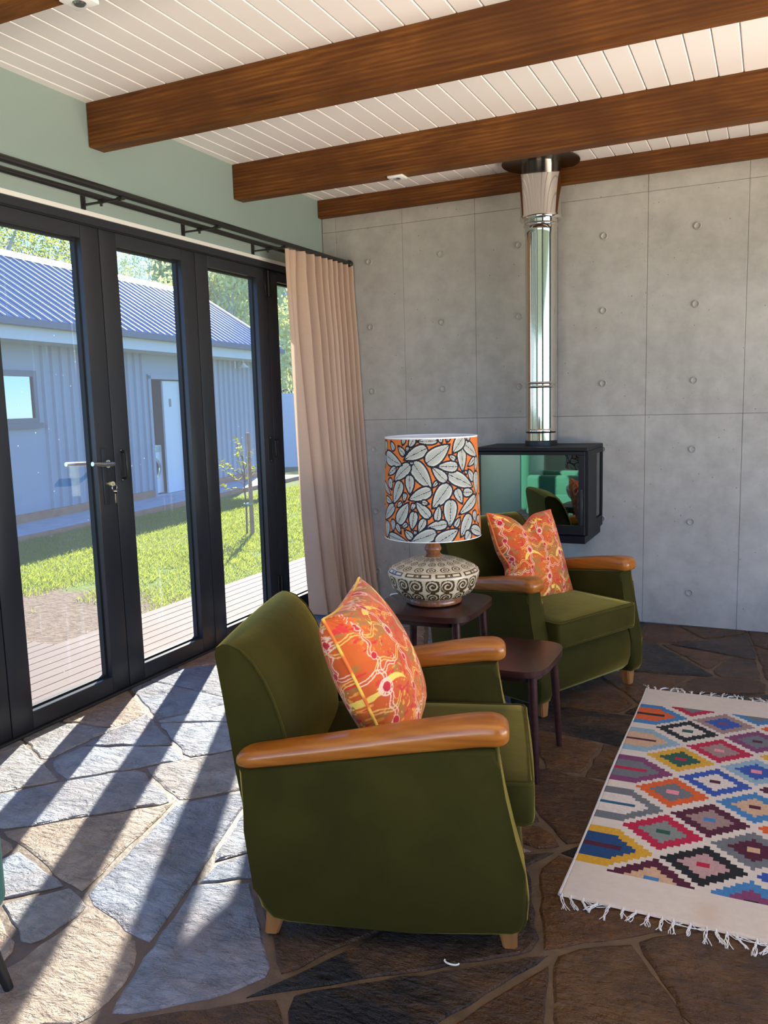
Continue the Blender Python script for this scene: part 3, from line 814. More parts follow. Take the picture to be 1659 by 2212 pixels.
# ------------------------------------------------------------------ printed cushions
def seg_dist(px, py, ax, ay, bx, by):
    dx, dy = bx - ax, by - ay; L2 = dx * dx + dy * dy
    t_ = np.clip(((px - ax) * dx + (py - ay) * dy) / L2, 0, 1)
    return np.hypot(px - ax - t_ * dx, py - ay - t_ * dy), t_, ((px - ax) * dy - (py - ay) * dx) / math.sqrt(L2)
def print_col(x, y, seed):
    """x, y in metres on the cloth"""
    sx, sy = x * 1.0 + seed, y * 1.0 + seed * .7
    c = mix((.50, .045, .003), (.72, .155, .008), fbm(sx * 14, sy * 14, 3))
    c = mix(c, (.24, .19, .035), sst(.56, .62, fbm(sx * 16 + 40, sy * 30 + 11, 3)) * .62 * (.6 + .5 * (noise2(sx * 420, sy * 420) > .45)))
    c = mix(c, (.95, .42, .06), (fbm(sx * 160, sy * 160, 1) > .78) * .7 * sst(.4, .6, fbm(sx * 9 + 5, sy * 9, 2)))
    c = mix(c, (.62, .03, .02), (fbm(sx * 40 + 3, sy * 85, 2) > .73) * 1.0)
    # yellow crescents
    P = .235
    gx = (sx + .05) / P; gy = (sy + .02) / (P * .8)
    iy = np.floor(gy); ix = np.floor(gx + .5 * (iy % 2)); qx = (gx + .5 * (iy % 2) - ix - .5) * P; qy = (gy - iy - .5) * P * .8
    r1 = np.hypot(qx, qy + .05); r2_ = np.hypot(qx - .008, qy + .072)
    cres = (r1 < .068) & (r2_ > .072) & (qy > -.03)
    c = mix(c, (.88, .58, .09), cres & (fbm(sx * 60, sy * 60, 2) < .66))
    # wavy pale double lines
    k = np.round((sy - .03) / .094)
    yy = sy - (k * .094 + .03); w = .014 * np.sin(sx * 60 + k * 2) + .006 * np.sin(sx * 23 + k)
    d = np.abs(np.abs(yy - w) - .0042)
    on = np.abs(((sx * 3.1 + k * .37) % 1) - .5) < .40
    c = mix(c, (.88, .45, .10), (d < .0018) & on)
    # chains with red seeds
    k = np.round((sx - .02 - .1 * sy) / .118)
    xx = sx - (k * .118 + .02) - .1 * sy
    w = .0060 * np.sin(sy * 130) + .004 * np.sin(sy * 61 + k)
    d = np.abs(np.abs(xx - w) - .0048)
    c = mix(c, (.86, .50, .36), d < .0017)
    k = np.round((sy - .09 - .06 * sx) / .176); yy = sy - (k * .176 + .09) - .06 * sx
    w = .005 * np.sin(sx * 140 + k); d = np.abs(np.abs(yy - w) - .0046)
    c = mix(c, (.86, .50, .36), (d < .0016) & ((np.floor(sx / .118 + k) % 2) == 0))
    ix = np.round((sx - .02 - .1 * sy) / .118); 
    per = .088
    iy = np.round((sy - .03 * ix) / per); cx_ = ix * .118 + .02 + .1 * sy; cy_ = iy * per + .03 * ix
    big = ((ix * 2 + iy) % 3 == 0)
    rr = np.hypot((sx - cx_) * 1.15, sy - cy_); r0 = np.where(big, .0125, .0095)
    ringo = big & (np.abs(rr - .021) < .0016); spk = big & (rr > .0145) & (rr < .021) & (np.abs(np.sin(np.arctan2(sy - cy_, sx - cx_) * 5)) > .8)
    c = mix(c, (.86, .52, .38), ringo | spk)
    c = mix(c, (.86, .50, .38), rr < r0 + .0018)
    c = mix(c, (.52, .008, .022), rr < r0)
    return c
def cushion_obj(size, thick, chop, seed, label, piping_col):
    n = 270; g = np.linspace(-1, 1, n); A, B = np.meshgrid(g, g, indexing='ij')
    a = size / 2
    def shape(A, B, sgn):
        x = a * A * (1 - .085 * (1 - B ** 2)) ; y = a * B * (1 - .085 * (1 - A ** 2))
        h = (np.clip(1 - A ** 2, 0, 1) * np.clip(1 - B ** 2, 0, 1)) ** .42
        h = h * (1 + .05 * (fbm(A * 2 + seed + sgn, B * 2, 2) - .5))
        z = sgn * thick * h
        wr = .005 * np.sin(np.arctan2(B - 1.02, A + 1.02) * 26) * np.exp(-((A + 1) ** 2 + (B - 1) ** 2) * 5) + .005 * np.sin(np.arctan2(B + 1.02, A - 1.02) * 24) * np.exp(-((A - 1) ** 2 + (B + 1) ** 2) * 6)
        z = z + sgn * wr * (h > 0.02)
        if chop > 0:
            k = np.exp(-((A + .05) / .30) ** 2) * np.clip((B + .2) / 1.2, 0, 1) ** 1.5
            y = y - chop * k; z = z * (1 - .35 * k)
            k2 = np.exp(-((B + .15) / .25) ** 2) * np.clip((-A - .3) / .7, 0, 1) ** 2
            x = x + .045 * k2
        return np.stack([x, y, z], -1)
    Vf = shape(A, B, 1.0).reshape(-1, 3); Vb = shape(A, B, -1.0).reshape(-1, 3)
    i, j = np.meshgrid(np.arange(n - 1), np.arange(n - 1), indexing='ij'); q = (i * n + j)
    F1 = np.stack([q, q + n, q + n + 1, q + 1], -1).reshape(-1, 4); F2 = F1[:, ::-1] + n * n
    C1 = print_col(a * A.ravel(), a * B.ravel(), seed); C2 = print_col(-a * A.ravel() + .07, a * B.ravel() + .05, seed + 1.3)
    me = npmesh('cushion', np.concatenate([Vf, Vb]), np.concatenate([F1, F2])); vcol(me, np.concatenate([C1, C2]))
    root = empty('cushion'); tag(root, label, 'cushion', 'orange printed cushions')
    link('cover', me, PRINT, root)
    k = 40; e = np.linspace(-1, 1, k, endpoint=False); o_ = np.ones(k)
    L_ = np.concatenate([np.stack([e, o_], 1), np.stack([o_, -e], 1), np.stack([-e, -o_], 1), np.stack([-o_, e], 1)])
    Pp = shape(L_[:, 0], L_[:, 1], 0.0)
    pm = tube_me([tuple(p) for p in Pp], .0045, 8, True)
    nn = len(pm.vertices); al = np.repeat(np.arange(len(Pp)), 8) * .042
    vcol(pm, mix((.80, .16, .02), piping_col, (fbm(al * 5 + seed, al * 0, 1) > .47) * 1.0))
    link('piping', pm, PRINT, root)
    return root
def place(root, o, f, s, u_, y_, z_, lean, yaw_, spin):
    """local cloth axes: x along the chair's width, y up, z forward"""
    base = Vector(o) + f * u_ + s * y_ + Vector((0, 0, z_))
    fz = Vector((0, 0, 1))
    up = (fz * math.cos(lean) - f * math.sin(lean)); nrm = (f * math.cos(lean) + fz * math.sin(lean)); xa = s.copy()
    m = Matrix((xa, up, nrm)).transposed()
    m = Matrix.Rotation(yaw_, 3, 'Z') @ m @ Matrix.Rotation(spin, 3, 'Z')
    root.matrix_world = Matrix.Translation(base) @ m.to_4x4()
s1 = Vector((-f1.y, f1.x, 0))
cu1 = cushion_obj(.44, .105, 0.0, 2.0, 'orange printed cushion with yellow piping in the armchair by the glass doors', (.86, .52, .06))
place(cu1, o1, f1, s1, .235, .0, .602, R(24), R(-3), R(1.5))
cu2 = cushion_obj(.45, .085, .055, 5.2, 'orange printed cushion with dented top in the armchair before the stove', (.80, .10, .03))
place(cu2, o2, f2, s2, .225, .045, .588, R(22), R(2), R(-4))

# ------------------------------------------------------------------ nest of two side tables
def side_table(cx, cy, top, half, halfx, label, leg_in, splay):
    r = empty('side_table', (cx, cy, 0)); tag(r, label, 'side table', 'nest of side tables')
    P = []
    N = 64
    for k in range(N):
        a = 2 * math.pi * k / N; ca, sa = math.cos(a), math.sin(a); e = 2 / 4.2
        P.append((halfx * math.copysign(abs(ca) ** e, ca), half * math.copysign(abs(sa) ** e, sa)))
    link('tabletop', prism_me(P, top - .022, top, 'z', .004, 2), DARKW, r)
    link('apron', prism_me([(x * .80, y * .80) for x, y in P], top - .05, top - .0225, 'z'), DARKW, r)
    for sx in (-1, 1):
        for sy in (-1, 1):
            l = leg_in; b = leg_in + splay; kx = halfx - half
            link('leg', tube_me([(sx * (l + kx), sy * l, top - .03), (sx * ((l + b) / 2 + kx), sy * (l + b) / 2, top / 2), (sx * (b + kx), sy * b, 0)], [.017, .0145, .0105], 10), DARKW, r)
    return r
side_table(1.56, -2.015, .552, .205, .205, 'taller dark wood side table carrying the patterned lamp', .150, .02)
side_table(1.909, -2.085, .405, .198, .152, 'lower bare dark wood side table tucked beside the lamp table', .150, .02)

# ------------------------------------------------------------------ table lamp
LX, LY, LZ = 1.558, -2.0, .552
lamp = empty('table_lamp', (LX, LY, LZ)); tag(lamp, 'table lamp with brown and cream ceramic base and leaf-print drum shade', 'table lamp')
link('wooden_foot', lathe_me([(0, 0), (.100, 0), (.108, .006), (.110, .020), (.104, .030), (.09, .034), (0, .034)], 64), NECKW, lamp)
pc = np.array([(.098, .026), (.122, .031), (.148, .046), (.163, .066), (.172, .090), (.1775, .112), (.1785, .124), (.1755, .133), (.167, .141), (.145, .152), (.12, .163), (.09, .173), (.06, .180), (.030, .184)])
# resample the profile finely
dl = np.concatenate([[0], np.cumsum(np.hypot(*np.diff(pc, axis=0).T))]); q = np.linspace(0, dl[-1], 130)
prf = np.stack([np.interp(q, dl, pc[:, 0]), np.interp(q, dl, pc[:, 1])], 1)
for _ in range(3): prf[1:-1] = (prf[:-2] + 2 * prf[1:-1] + prf[2:]) / 4
NA = 560
cer = lathe_me(prf, NA)
th_ = np.repeat(np.arange(NA) / NA * 2 * np.pi, len(prf)); ln = np.tile(q, NA)
CREAM = (.62, .52, .36); BRN = (.060, .036, .012)
cc = np.tile(np.array(CREAM), (len(th_), 1)) * (0.92 + .12 * fbm(th_ * 6, ln * 60, 3))[:, None]
def spiral(ax_, ay_, hand, turns=2.3):
    r = np.hypot(ax_, ay_); an = np.arctan2(ay_, ax_ * hand)
    return (((r * turns - an / (2 * np.pi)) % 1) < .44)
def block(th0, l0, l1, nrep, flip=False):
    w = 2 * np.pi / nrep
    a_ = ((th_ - th0) / w) % 1 * 2 - 1                       # -1..1 in the block
    b_ = (ln - (l0 + l1) / 2) / ((l1 - l0) / 2)
    ins = np.abs(b_) < 1
    return a_, b_, ins
i_w0, i_w1 = dl[1] + .006, dl[6]
a_, b_, ins = block(0, i_w0, i_w1, 9)
body = ins & (np.abs(a_) < .93)
hx = np.where(a_ > 0, a_ - .47, a_ + .47) / .45; hy_ = np.where(b_ > 0, b_ - .5, b_ + .5) / .46
blob = body & (np.maximum(np.abs(hx), np.abs(hy_)) ** 4 + (np.abs(hx * hy_)) ** 2 < 1.0)
spr = spiral(hx, hy_, 1, 2.0) & (np.hypot(hx, hy_) < .88)
cc = np.where((blob)[:, None], np.array(BRN), cc)
cc = np.where((blob & spr & (np.hypot(hx, hy_) > .2))[:, None], np.array(CREAM), cc)
dia = body & (np.abs(b_) < .2) & ((np.abs(np.abs(a_) - .45) / .22 + np.abs(b_) / .16) < 1)
cc = np.where(dia[:, None], np.array(BRN), cc)
# shoulder band
a_, b_, ins = block(.2, dl[6] + .004, dl[8] + .006, 9)
bar = ins & (np.abs(a_) < .86) & (np.abs(b_) < .8); barin = (np.abs(a_) < .74) & (np.abs(b_) < .45) & (np.abs(np.abs(a_) - .2) > .06); dd = (np.abs(a_) / .16 + np.abs(b_) / .9) < 1
cc = np.where(bar[:, None], np.array(BRN), cc); cc = np.where((bar & barin)[:, None], np.array(CREAM), cc)
cc = np.where((ins & dd)[:, None], np.array(BRN), cc); cc = np.where((ins & ((np.abs(a_) / .09 + np.abs(b_) / .5) < 1))[:, None], np.array(CREAM), cc)
# dome
for (l0, l1, nr, t0) in ((dl[8] + .009, dl[8] + .047, 9, .35), (dl[8] + .05, dl[8] + .085, 9, .0), (dl[8] + .088, dl[-1] - .012, 9, .35)):
    a_, b_, ins = block(t0, l0, l1, nr)
    hx = np.where(a_ > 0, a_ - .47, a_ + .47) / .44; hy_ = b_ / .95
    bl = ins & (np.hypot(hx, hy_) < 1.0)
    spr = spiral(hx, hy_, 1, 2.0)
    cc = np.where((bl & spr)[:, None], np.array(BRN), cc)
vcol(cer, cc); link('ceramic_body', cer, CERAMIC, lamp)
link('neck', lathe_me([(0, .172), (.034, .176), (.036, .186), (.031, .192), (.026, .197), (.028, .203), (.033, .209), (.033, .216), (.027, .228), (.022, .248), (.017, .275), (.0, .275)], 40), NECKW, lamp)
link('socket', lathe_me([(0, .26), (.013, .26), (.013, .32), (0, .32)], 20), BLACK, lamp)
# drum shade with printed leaves
Z0, Z1, RB, RT = .266, .648, .1865, .1765
NA, NZ = 720, 250
th = np.arange(NA) / NA * 2 * np.pi; hz_ = np.linspace(0, 1, NZ)
T, Hh = np.meshgrid(th, hz_, indexing='ij'); rad = RB + (RT - RB) * Hh
V = np.stack([rad * np.cos(T), rad * np.sin(T), Z0 + (Z1 - Z0) * Hh], -1).reshape(-1, 3)
i, j = np.meshgrid(np.arange(NA), np.arange(NZ - 1), indexing='ij'); a = i * NZ + j; b = ((i + 1) % NA) * NZ + j
shm = npmesh('shade', V, np.stack([a, b, b + 1, a + 1], -1).reshape(-1, 4))
leaves = '330 380 550 262 118|775 235 552 425 155|590 715 412 420 170|220 620 378 445 115|292 440 132 335 135|380 765 375 565 100|215 872 285 635 98|375 830 588 735 115|605 925 770 680 170|1000 705 765 560 135|605 480 738 630 95|665 465 855 475 98|910 522 905 275 98|1060 365 930 225 115|820 310 925 145 115|465 185 655 180 58|765 1140 782 850 150|868 1005 1035 825 105|892 882 840 732 82|1008 770 912 768 78|360 880 255 1100 115|120 1058 215 905 105|438 868 570 1035 102|395 1168 418 978 92|460 1200 520 1062 78|545 1150 735 1115 88|388 1312 628 1215 125|842 1188 630 1335 135|875 1258 970 1025 108|1090 1250 980 1180 95|340 1312 165 1245 85|665 915 640 1072 78|865 1055 818 1150 52|970 520 1015 632 52|1045 790 1050 545 58|1020 1100 1018 985 40|190 712 165 605 52|318 852 330 765 42|395 945 420 885 44|190 865 132 825 58|265 240 325 332 52|185 188 218 272 40|158 552 232 480 62|250 915 292 868 40|205 1192 203 1068 45|280 1212 240 1118 42|328 1190 395 1275 68|138 1265 145 1088 55|555 882 500 862 42|780 350 835 395 42|968 470 1040 395 56|1040 525 1065 385 42|920 1310 962 1222 74|610 692 652 638 36|380 240 425 150 70|310 212 325 150 38|125 300 130 178 40|300 1150 345 1108 40|420 1235 430 1195 30|350 290 362 245 30|395 440 400 415 26|940 560 945 530 26|700 200 690 150 40|760 190 775 140 40|975 190 985 140 34|1070 1000 1075 800 34|1060 1130 1055 1040 34|120 1000 112 900 26|118 470 120 330 30|180 780 112 650 60'.split('|')
cth = np.full((NA, NZ, 3), (.56, .15, .028)); 
for half in (0, 1):
    for s_ in leaves:
        for layer in (0, 1):
            x0, y0, x1, y1, w = map(float, s_.split())
            def uv(px, py):
                sn = max(-.995, min(.995, (px - 597) / 492)); t_ = math.asin(sn)
                yt = 140 + 10 * math.cos(t_); yb = 1262 + 66 * math.cos(t_)
                return t_ * RB, (1 - (py - yt) / (yb - yt)) * (Z1 - Z0), math.cos(t_)
            u0, v0, c0 = uv(x0, y0); u1, v1, c1 = uv(x1, y1)
            wm = .84 * w / 492 * RB * (1.15 if abs(u1 - u0) > abs(v1 - v0) else 1 / max(.42, (c0 + c1) / 2))
            ph0 = math.atan2(CAM[1] - LY, CAM[0] - LX) + half * math.pi
            uu = ((T - ph0 + np.pi) % (2 * np.pi) - np.pi) * RB; vv = Hh * (Z1 - Z0)
            dx, dy = u1 - u0, v1 - v0; L_ = math.hypot(dx, dy)
            if L_ < 1e-4: continue
            t_ = ((uu - u0) * dx + (vv - v0) * dy) / (L_ * L_); sd = ((uu - u0) * dy - (vv - v0) * dx) / L_
            def hw(tt): 
                tt = np.clip(tt, 0, 1); return (tt ** .85) * (1 - tt) ** .42 / .453
            ol = .0052 + .0014 * min(1, w / 100)
            if layer == 0:
                te = (t_ * L_ + ol * 1.6) / (L_ + ol * 2.6)
                cth[(np.abs(sd) < (wm / 2 + ol) * hw(te)) & (te > 0) & (te < 1)] = (.010, .011, .020)
            else:
                ins = (np.abs(sd) < wm / 2 * hw(t_)) & (t_ > 0) & (t_ < 1)
                vein = .5 + .5 * np.sin((np.abs(sd) * .9 + t_ * L_) * 2 * math.pi / .0034)
                rimk = np.abs(sd) / (wm / 2 * hw(t_) + 1e-6)
                cl = mix((.13, .15, .125), (.52, .53, .47), np.clip(.25 + .75 * vein * (.4 + .6 * rimk) + .35 * (rimk > .8), 0, 1))
                cl = mix(cl, (.66, .66, .60), (np.abs(sd) < .0026) * 1.0); 
                cl = mix(cl, (.012, .012, .02), (np.abs(sd) < .0013) | (np.abs(sd) < .0022) & (np.sin(t_ * L_ * 1500) > .3))
                cth[ins] = cl[ins]
cth[(vv > Z1 - Z0 - .004) | (vv < .0025)] = (.6, .6, .58)
vcol(shm, cth.reshape(-1, 3))
sh = link('lamp_shade', shm, SHADE, lamp)
link('shade_lining', lathe_me([(RB - .0025, Z0 + .0005), (RT - .0025, Z1 - .0005)], 96), M('white_lining', (.75, .73, .70), .7), sh)
link('rim', lathe_me([(RT - .0035, Z1 - .002), (RT - .002, Z1 + .002), (RT + .0012, Z1 + .001), (RT + .001, Z1 - .002)], 96), WHITE, sh)
link('rim', lathe_me([(RB - .0035, Z0 + .002), (RB - .002, Z0 - .001), (RB + .0012, Z0 - .0005), (RB + .001, Z0 + .002)], 96), WHITE, sh)
link('spider', join_me([tube_me([(0, 0, .32), ((RT - .003) * math.cos(k * 2.094), (RT - .003) * math.sin(k * 2.094), Z1 - .02)], .0018, 6) for k in range(3)]), STEEL, lamp)
tube('cord', [(-.105, .02, .006), (-.14, .03, .012), (-.17, .035, .012), (-.205, .04, .004), (-.216, .045, -.03), (-.22, .055, -.3), (-.225, .09, -.542), (-.3, .3, -.548)], .003, WHITE, lamp, 8)

# ------------------------------------------------------------------ rug
RX0, RY0, RLEN, RW = 2.256, -2.872, 1.71, 1.18
cell = .0058
nx_, ny_ = int(RW / cell), int(RLEN / cell)
gx = np.arange(nx_ + 1) * cell; gy = np.arange(ny_ + 1) * cell
GX, GY = np.meshgrid(gx, gy, indexing='ij')
wob = .004 * (fbm(GY * 5, GY * 0 + 2, 2) - .5)
edge = np.minimum(np.minimum(GX, RW - GX), np.minimum(GY, RLEN - GY))
ZR = .0075 + .0025 * (fbm(GX * 7, GY * 7, 3) - .5) - .005 * np.clip(1 - edge / .006, 0, 1)
V = np.stack([GX + wob, GY + .004 * (fbm(GX * 4, GX * 0, 2) - .5), ZR], -1).reshape(-1, 3)
i, j = np.meshgrid(np.arange(nx_), np.arange(ny_), indexing='ij'); a = i * (ny_ + 1) + j
F = np.stack([a, a + ny_ + 1, a + ny_ + 2, a + 1], -1).reshape(-1, 4)
QX = (i + .5) * cell; QY = (j + .5) * cell
rc = np.tile(np.array((.64, .57, .49)), (nx_ * ny_, 1)).reshape(nx_, ny_, 3)
rc *= (.94 + .10 * fbm(QX * 60, QY * 90, 2))[..., None]
RUGC = dict(mustard=(.60, .33, .02), navy=(.012, .055, .16), blue=(.03, .08, .33), sky=(.05, .19, .40), lsky=(.24, .37, .45), maroon=(.075, .008, .022), red=(.42, .010, .045), orange=(.62, .10, .012), grey=(.14, .15, .16), plum=(.19, .045, .12), black=(.012, .012, .010), white=(.64, .57, .50), pink=(.72, .25, .30), tan=(.55, .36, .22), taupe=(.30, .20, .18), green=(.02, .085, .05), sage=(.20, .22, .20), rose=(.45, .28, .27), teal=(.015, .10, .17))
G = lambda s: [tuple(w.split('/')) for w in s.split()]
cols = [(.088, .29, G('mustard/navy/maroon grey/white/teal plum/grey/red lsky/tan/maroon sky/orange/black')),
        (.217, .16, G('maroon/tan/sky red/sage/green orange/grey/pink mustard/green/red black/white/green red/grey/black')),
        (.344, .288, G('black/rose/red maroon/taupe/sky blue/white/maroon red/taupe/pink taupe/blue/plum')),
        (.470, .150, G('sky/plum/black grey/maroon/tan sky/tan/maroon lsky/blue/pink plum/grey/maroon sky/grey/navy')),
        (.596, .288, G('blue/rose/orange orange/white/blue maroon/rose/teal mustard/blue/red orange/sage/maroon')),
        (.722, .150, G('red/tan/navy black/white/red mustard/green/maroon lsky/rose/maroon red/grey/pink navy/tan/red')),
        (.848, .288, G('plum/tan/black sky/orange/navy black/rose/green orange/grey/pink blue/white/red')),
        (.974, .150, G('maroon/white/blue orange/sage/red sky/tan/maroon red/rose/pink grey/white/plum black/tan/red')),
        (1.10, .288, G('mustard/navy/red grey/rose/black lsky/maroon/tan plum/grey/red sky/orange/black'))]
PITCH = .2755
for ci, (q0, p0, lst) in enumerate(cols):
    for k, (c1, c2, c3) in enumerate(lst):
        pc_ = p0 + PITCH * k
        dq = QX - q0; dp = QY - pc_
        if ci == 0: dq = np.where(dq < 0, np.abs(dq) * .0 , dq)
        if ci == len(cols) - 1: dq = np.where(dq > 0, 0, dq)
        aq = np.floor(np.abs(dq) / .0155 + .5); ap = np.floor(np.abs(dp) / .0145 + .35)
        ok = (QY > .155) & (QY < 1.515)
        o_ = ok & (aq / 7.1 + ap / 7.4 < 1); n_ = ok & (aq / 4.1 + ap / 4.4 < 1); z_ = ok & (np.abs(dq) < .0185) & (np.abs(dp) < .0125)
        if ci == 0: z_ = ok & (QX < q0 + .03) & (np.abs(dp) < .0105); n_ = ok & (aq / 5 + ap / 4.6 < 1)
        for mk, c in ((o_, c1), (n_, c2), (z_, c3)): rc[mk] = np.array(RUGC[c]) * (.9 + .2 * noise2(QX[mk] * 300, QY[mk] * 120))[:, None]
stain = np.exp(-(((QX - .37) / .035) ** 2 + ((QY - .06) / .06) ** 2)) * .35
rc = mix(rc, (.52, .33, .17), stain)
rug = empty('rug', (RX0, RY0, 0)); tag(rug, 'white woven rug with rows of colourful stepped diamonds and fringed ends', 'rug')
rme = npmesh('rug', V, F); fcol(rme, rc.reshape(-1, 3)); link('weave', rme, RUGM, rug)
ux = 0.012
def tassel(x0, y0, dr_):
    parts = []; L_ = rnd.uniform(.035, .062); lean = rnd.uniform(-.5, .5)
    parts.append(tube_me([(x0, y0 - dr_ * .004, .006), (x0 + .002, y0 + dr_ * .010, .007)], [.0026, .0034], 6))
    for k in range(5):
        sx_ = lean * L_ + rnd.uniform(-.011, .011); P = []
        for q_ in range(5):
            f_ = q_ / 4
            P.append((x0 + sx_ * f_ + .003 * math.sin(6 * f_ + k), y0 + dr_ * (.009 + (L_ - .009) * f_), .006 - .004 * f_ + .002 * (k % 2)))
        parts.append(tube_me(P, .0011, 5))
    return join_me(parts)
for (yy, dr_) in ((0.001, -1), (RLEN - .001, 1)):
    x = .008
    while x < RW:
        link('tassel', tassel(x, yy, dr_), YARN, rug); x += rnd.uniform(.022, .046)
    parts = []
    for k in range(26):
        x0 = rnd.uniform(.05, RW - .1); L_ = rnd.uniform(.03, .09)
        parts.append(tube_me([(x0 + L_ * f_, yy + dr_ * (.003 + .014 * math.sin(math.pi * f_) * rnd.uniform(.6, 1.2)), .0055) for f_ in (0, .25, .5, .75, 1)], .0011, 5))
    tag(link('loose_thread', join_me(parts), YARN, rug), kind='stuff')
link('selvedge', tube_me([(0.001 + .002 * math.sin(9 * t_), t_ * RLEN, .005) for t_ in np.linspace(0, 1, 30)], .0042, 6), M('selvedge_yarn', (.62, .6, .55), .9), rug)
# small white curl on the floor under the near armchair
sc1 = tube('yarn_scrap', [(2.085 + .018 * math.cos(a), -3.235 + .009 * math.sin(a), .004) for a in np.linspace(3.0, 6.4, 9)], .0022, YARN, None, 6)
tag(sc1, 'tiny curl of white yarn lying on the dark slate under the near armchair', 'yarn')

# ------------------------------------------------------------------ teal chair at the edge of the view
tc = empty('lounge_chair', (.893, -4.022, 0), R(0)); tag(tc, 'teal upholstered chair on black tapered legs beside the sunlit slate', 'chair')
bx = lambda n_, lo, hi, bv=.03: link(n_, box_me(lo, hi, bv, 4), TEAL, tc)
bx('seat', (-.30, -.29, .215), (.308, .308, .44), .035)
bx('backrest', (-.36, -.29, .25), (-.26, .308, .85), .04)
bx('arm', (-.30, .232, .40), (.29, .306, .60), .03); bx('arm', (-.30, -.29, .40), (.29, -.215, .60), .03)
for lx, ly in ((.262, .289), (.285, -.26), (-.28, .285), (-.28, -.26)):
    link('leg', tube_me([(lx - .03 * math.copysign(1, lx), ly - .03 * math.copysign(1, ly), .225), (lx + .012 * math.copysign(1, lx), ly + .012 * math.copysign(1, ly), 0)], [.021, .011], 12), BLACK, tc)


# ------------------------------------------------------------------ outside: deck and lawn
deck = empty('deck', (-.6, 1.0, -.06)); tag(deck, kind='structure')
BWD = .092
dme = box_me((-.044, -5.2, -.022), (.044, 11.0, 0), .003, 1)
k = 0; xx = -.17
while xx > -1.13:
    link('deck_board', dme, DECKW, deck, (xx + .6 - .0, -1.0, 0)); xx -= BWD
sme = box_me((-.044, -4.2, -.022), (.044, -1.45, 0), .003, 1)
while xx > -2.6:
    link('deck_board', sme, DECKW, deck, (xx + .6, -1.0, 0)); xx -= BWD
scr = lathe_me([(0, .001), (.004, .001), (.0045, 0)], 8)
for bx_ in range(0, 10):
    for jy in (-2.05, -1.45, -.85, -.25, .35, .95):
        for dx in (-.022, .022): pass
link('joist', boxes_me([((-1.2 + .6, -6.0, -.09), (-.1 + .6, -5.95, -.025)), ((-1.16 + .6, -2.4, -.09), (-1.12 + .6, 10, -.025))]), DECKW, deck)

t = NT('lawn_soil'); v = t.geo()
gr = t.ramp(t.noise(v, 26, 4, .7), [(.3, (.08, .12, .015)), (.7, (.19, .24, .045))])
so_ = t.ramp(t.noise(v, 18, 5, .7), [(.3, (.10, .065, .04)), (.7, (.26, .19, .13))])
dist = t.new('VectorMath', operation='DISTANCE'); t.L(v, dist.inputs[0]); dist.inputs[1].default_value = (-2.0, -.9, -.15)
msk = t.ramp(t.math('ADD', t.math('MULTIPLY', dist.outputs['Value'], .36), t.math('MULTIPLY', t.noise(v, 2.4, 4), .9)), [(.80, (1, 1, 1)), (.98, (0, 0, 0))])
t.set(base=t.mixc(msk, gr, so_), rough=.95, spec=.1); t.bump(t.noise(v, 40, 4), .6, .03)
LAWN = t.m
def lz(x): return -.15 - .07 * np.clip((-1.2 - x) / 4.3, 0, 1)
lx = np.linspace(-1.14, -7.5, 30); ly = np.linspace(-7, 22, 60); LXg, LYg = np.meshgrid(lx, ly, indexing='ij')
V = np.stack([LXg, LYg, lz(LXg) + .02 * (fbm(LXg * 2, LYg * 2, 2) - .5)], -1).reshape(-1, 3)
i, j = np.meshgrid(np.arange(29), np.arange(59), indexing='ij'); a = i * 60 + j
tag(link('lawn', npmesh('lawn', V, np.stack([a, a + 1, a + 61, a + 60], -1).reshape(-1, 4)), LAWN), kind='structure')
# grass blades
NB = 170000
gx = -1.2 - 4.3 * nrs.rand(NB); gy = -2.6 + 13.5 * nrs.rand(NB) ** 1.25
bare = sst(.52, .30, np.hypot(gx + 2.0, gy + .9) * .36 + (fbm(gx * 2.4, gy * 2.4, 3) - .5) * .6)
keep = (nrs.rand(NB) > bare * 1.1) & ((gx < -2.62) | (gy > -1.4) ) & (fbm(gx * 3 + 9, gy * 3, 2) > .22)
gx, gy = gx[keep], gy[keep]; nb = len(gx)
hb = .022 + .034 * nrs.rand(nb) * (.5 + fbm(gx * 1.5, gy * 1.5, 2)); an = nrs.rand(nb) * 6.283; wv = .0022 + .0018 * nrs.rand(nb)
wv *= 1 + .12 * np.clip(gy, 0, 10)
z0 = lz(gx) - .01; dx, dy = np.cos(an), np.sin(an); le = .6 * hb * (nrs.rand(nb)); bx2, by2 = -dy, dx
P0_ = np.stack([gx - dx * wv, gy - dy * wv, z0], -1); P1_ = np.stack([gx + dx * wv, gy + dy * wv, z0], -1)
P2_ = np.stack([gx + bx2 * le + dx * wv * .5, gy + by2 * le + dy * wv * .5, z0 + hb * .7], -1); P3_ = np.stack([gx + bx2 * le * 1.9, gy + by2 * le * 1.9, z0 + hb], -1)
V = np.stack([P0_, P1_, P2_, P3_], 1).reshape(-1, 3); F = np.arange(nb * 4).reshape(-1, 4)
GRASS = m_leaf('grass_blade', (.13, .20, .012), (.25, .30, .035))
tag(link('grass', npmesh('grass', V, F, False), GRASS), 'short green lawn grass growing beyond the timber deck', 'grass', None, 'stuff')

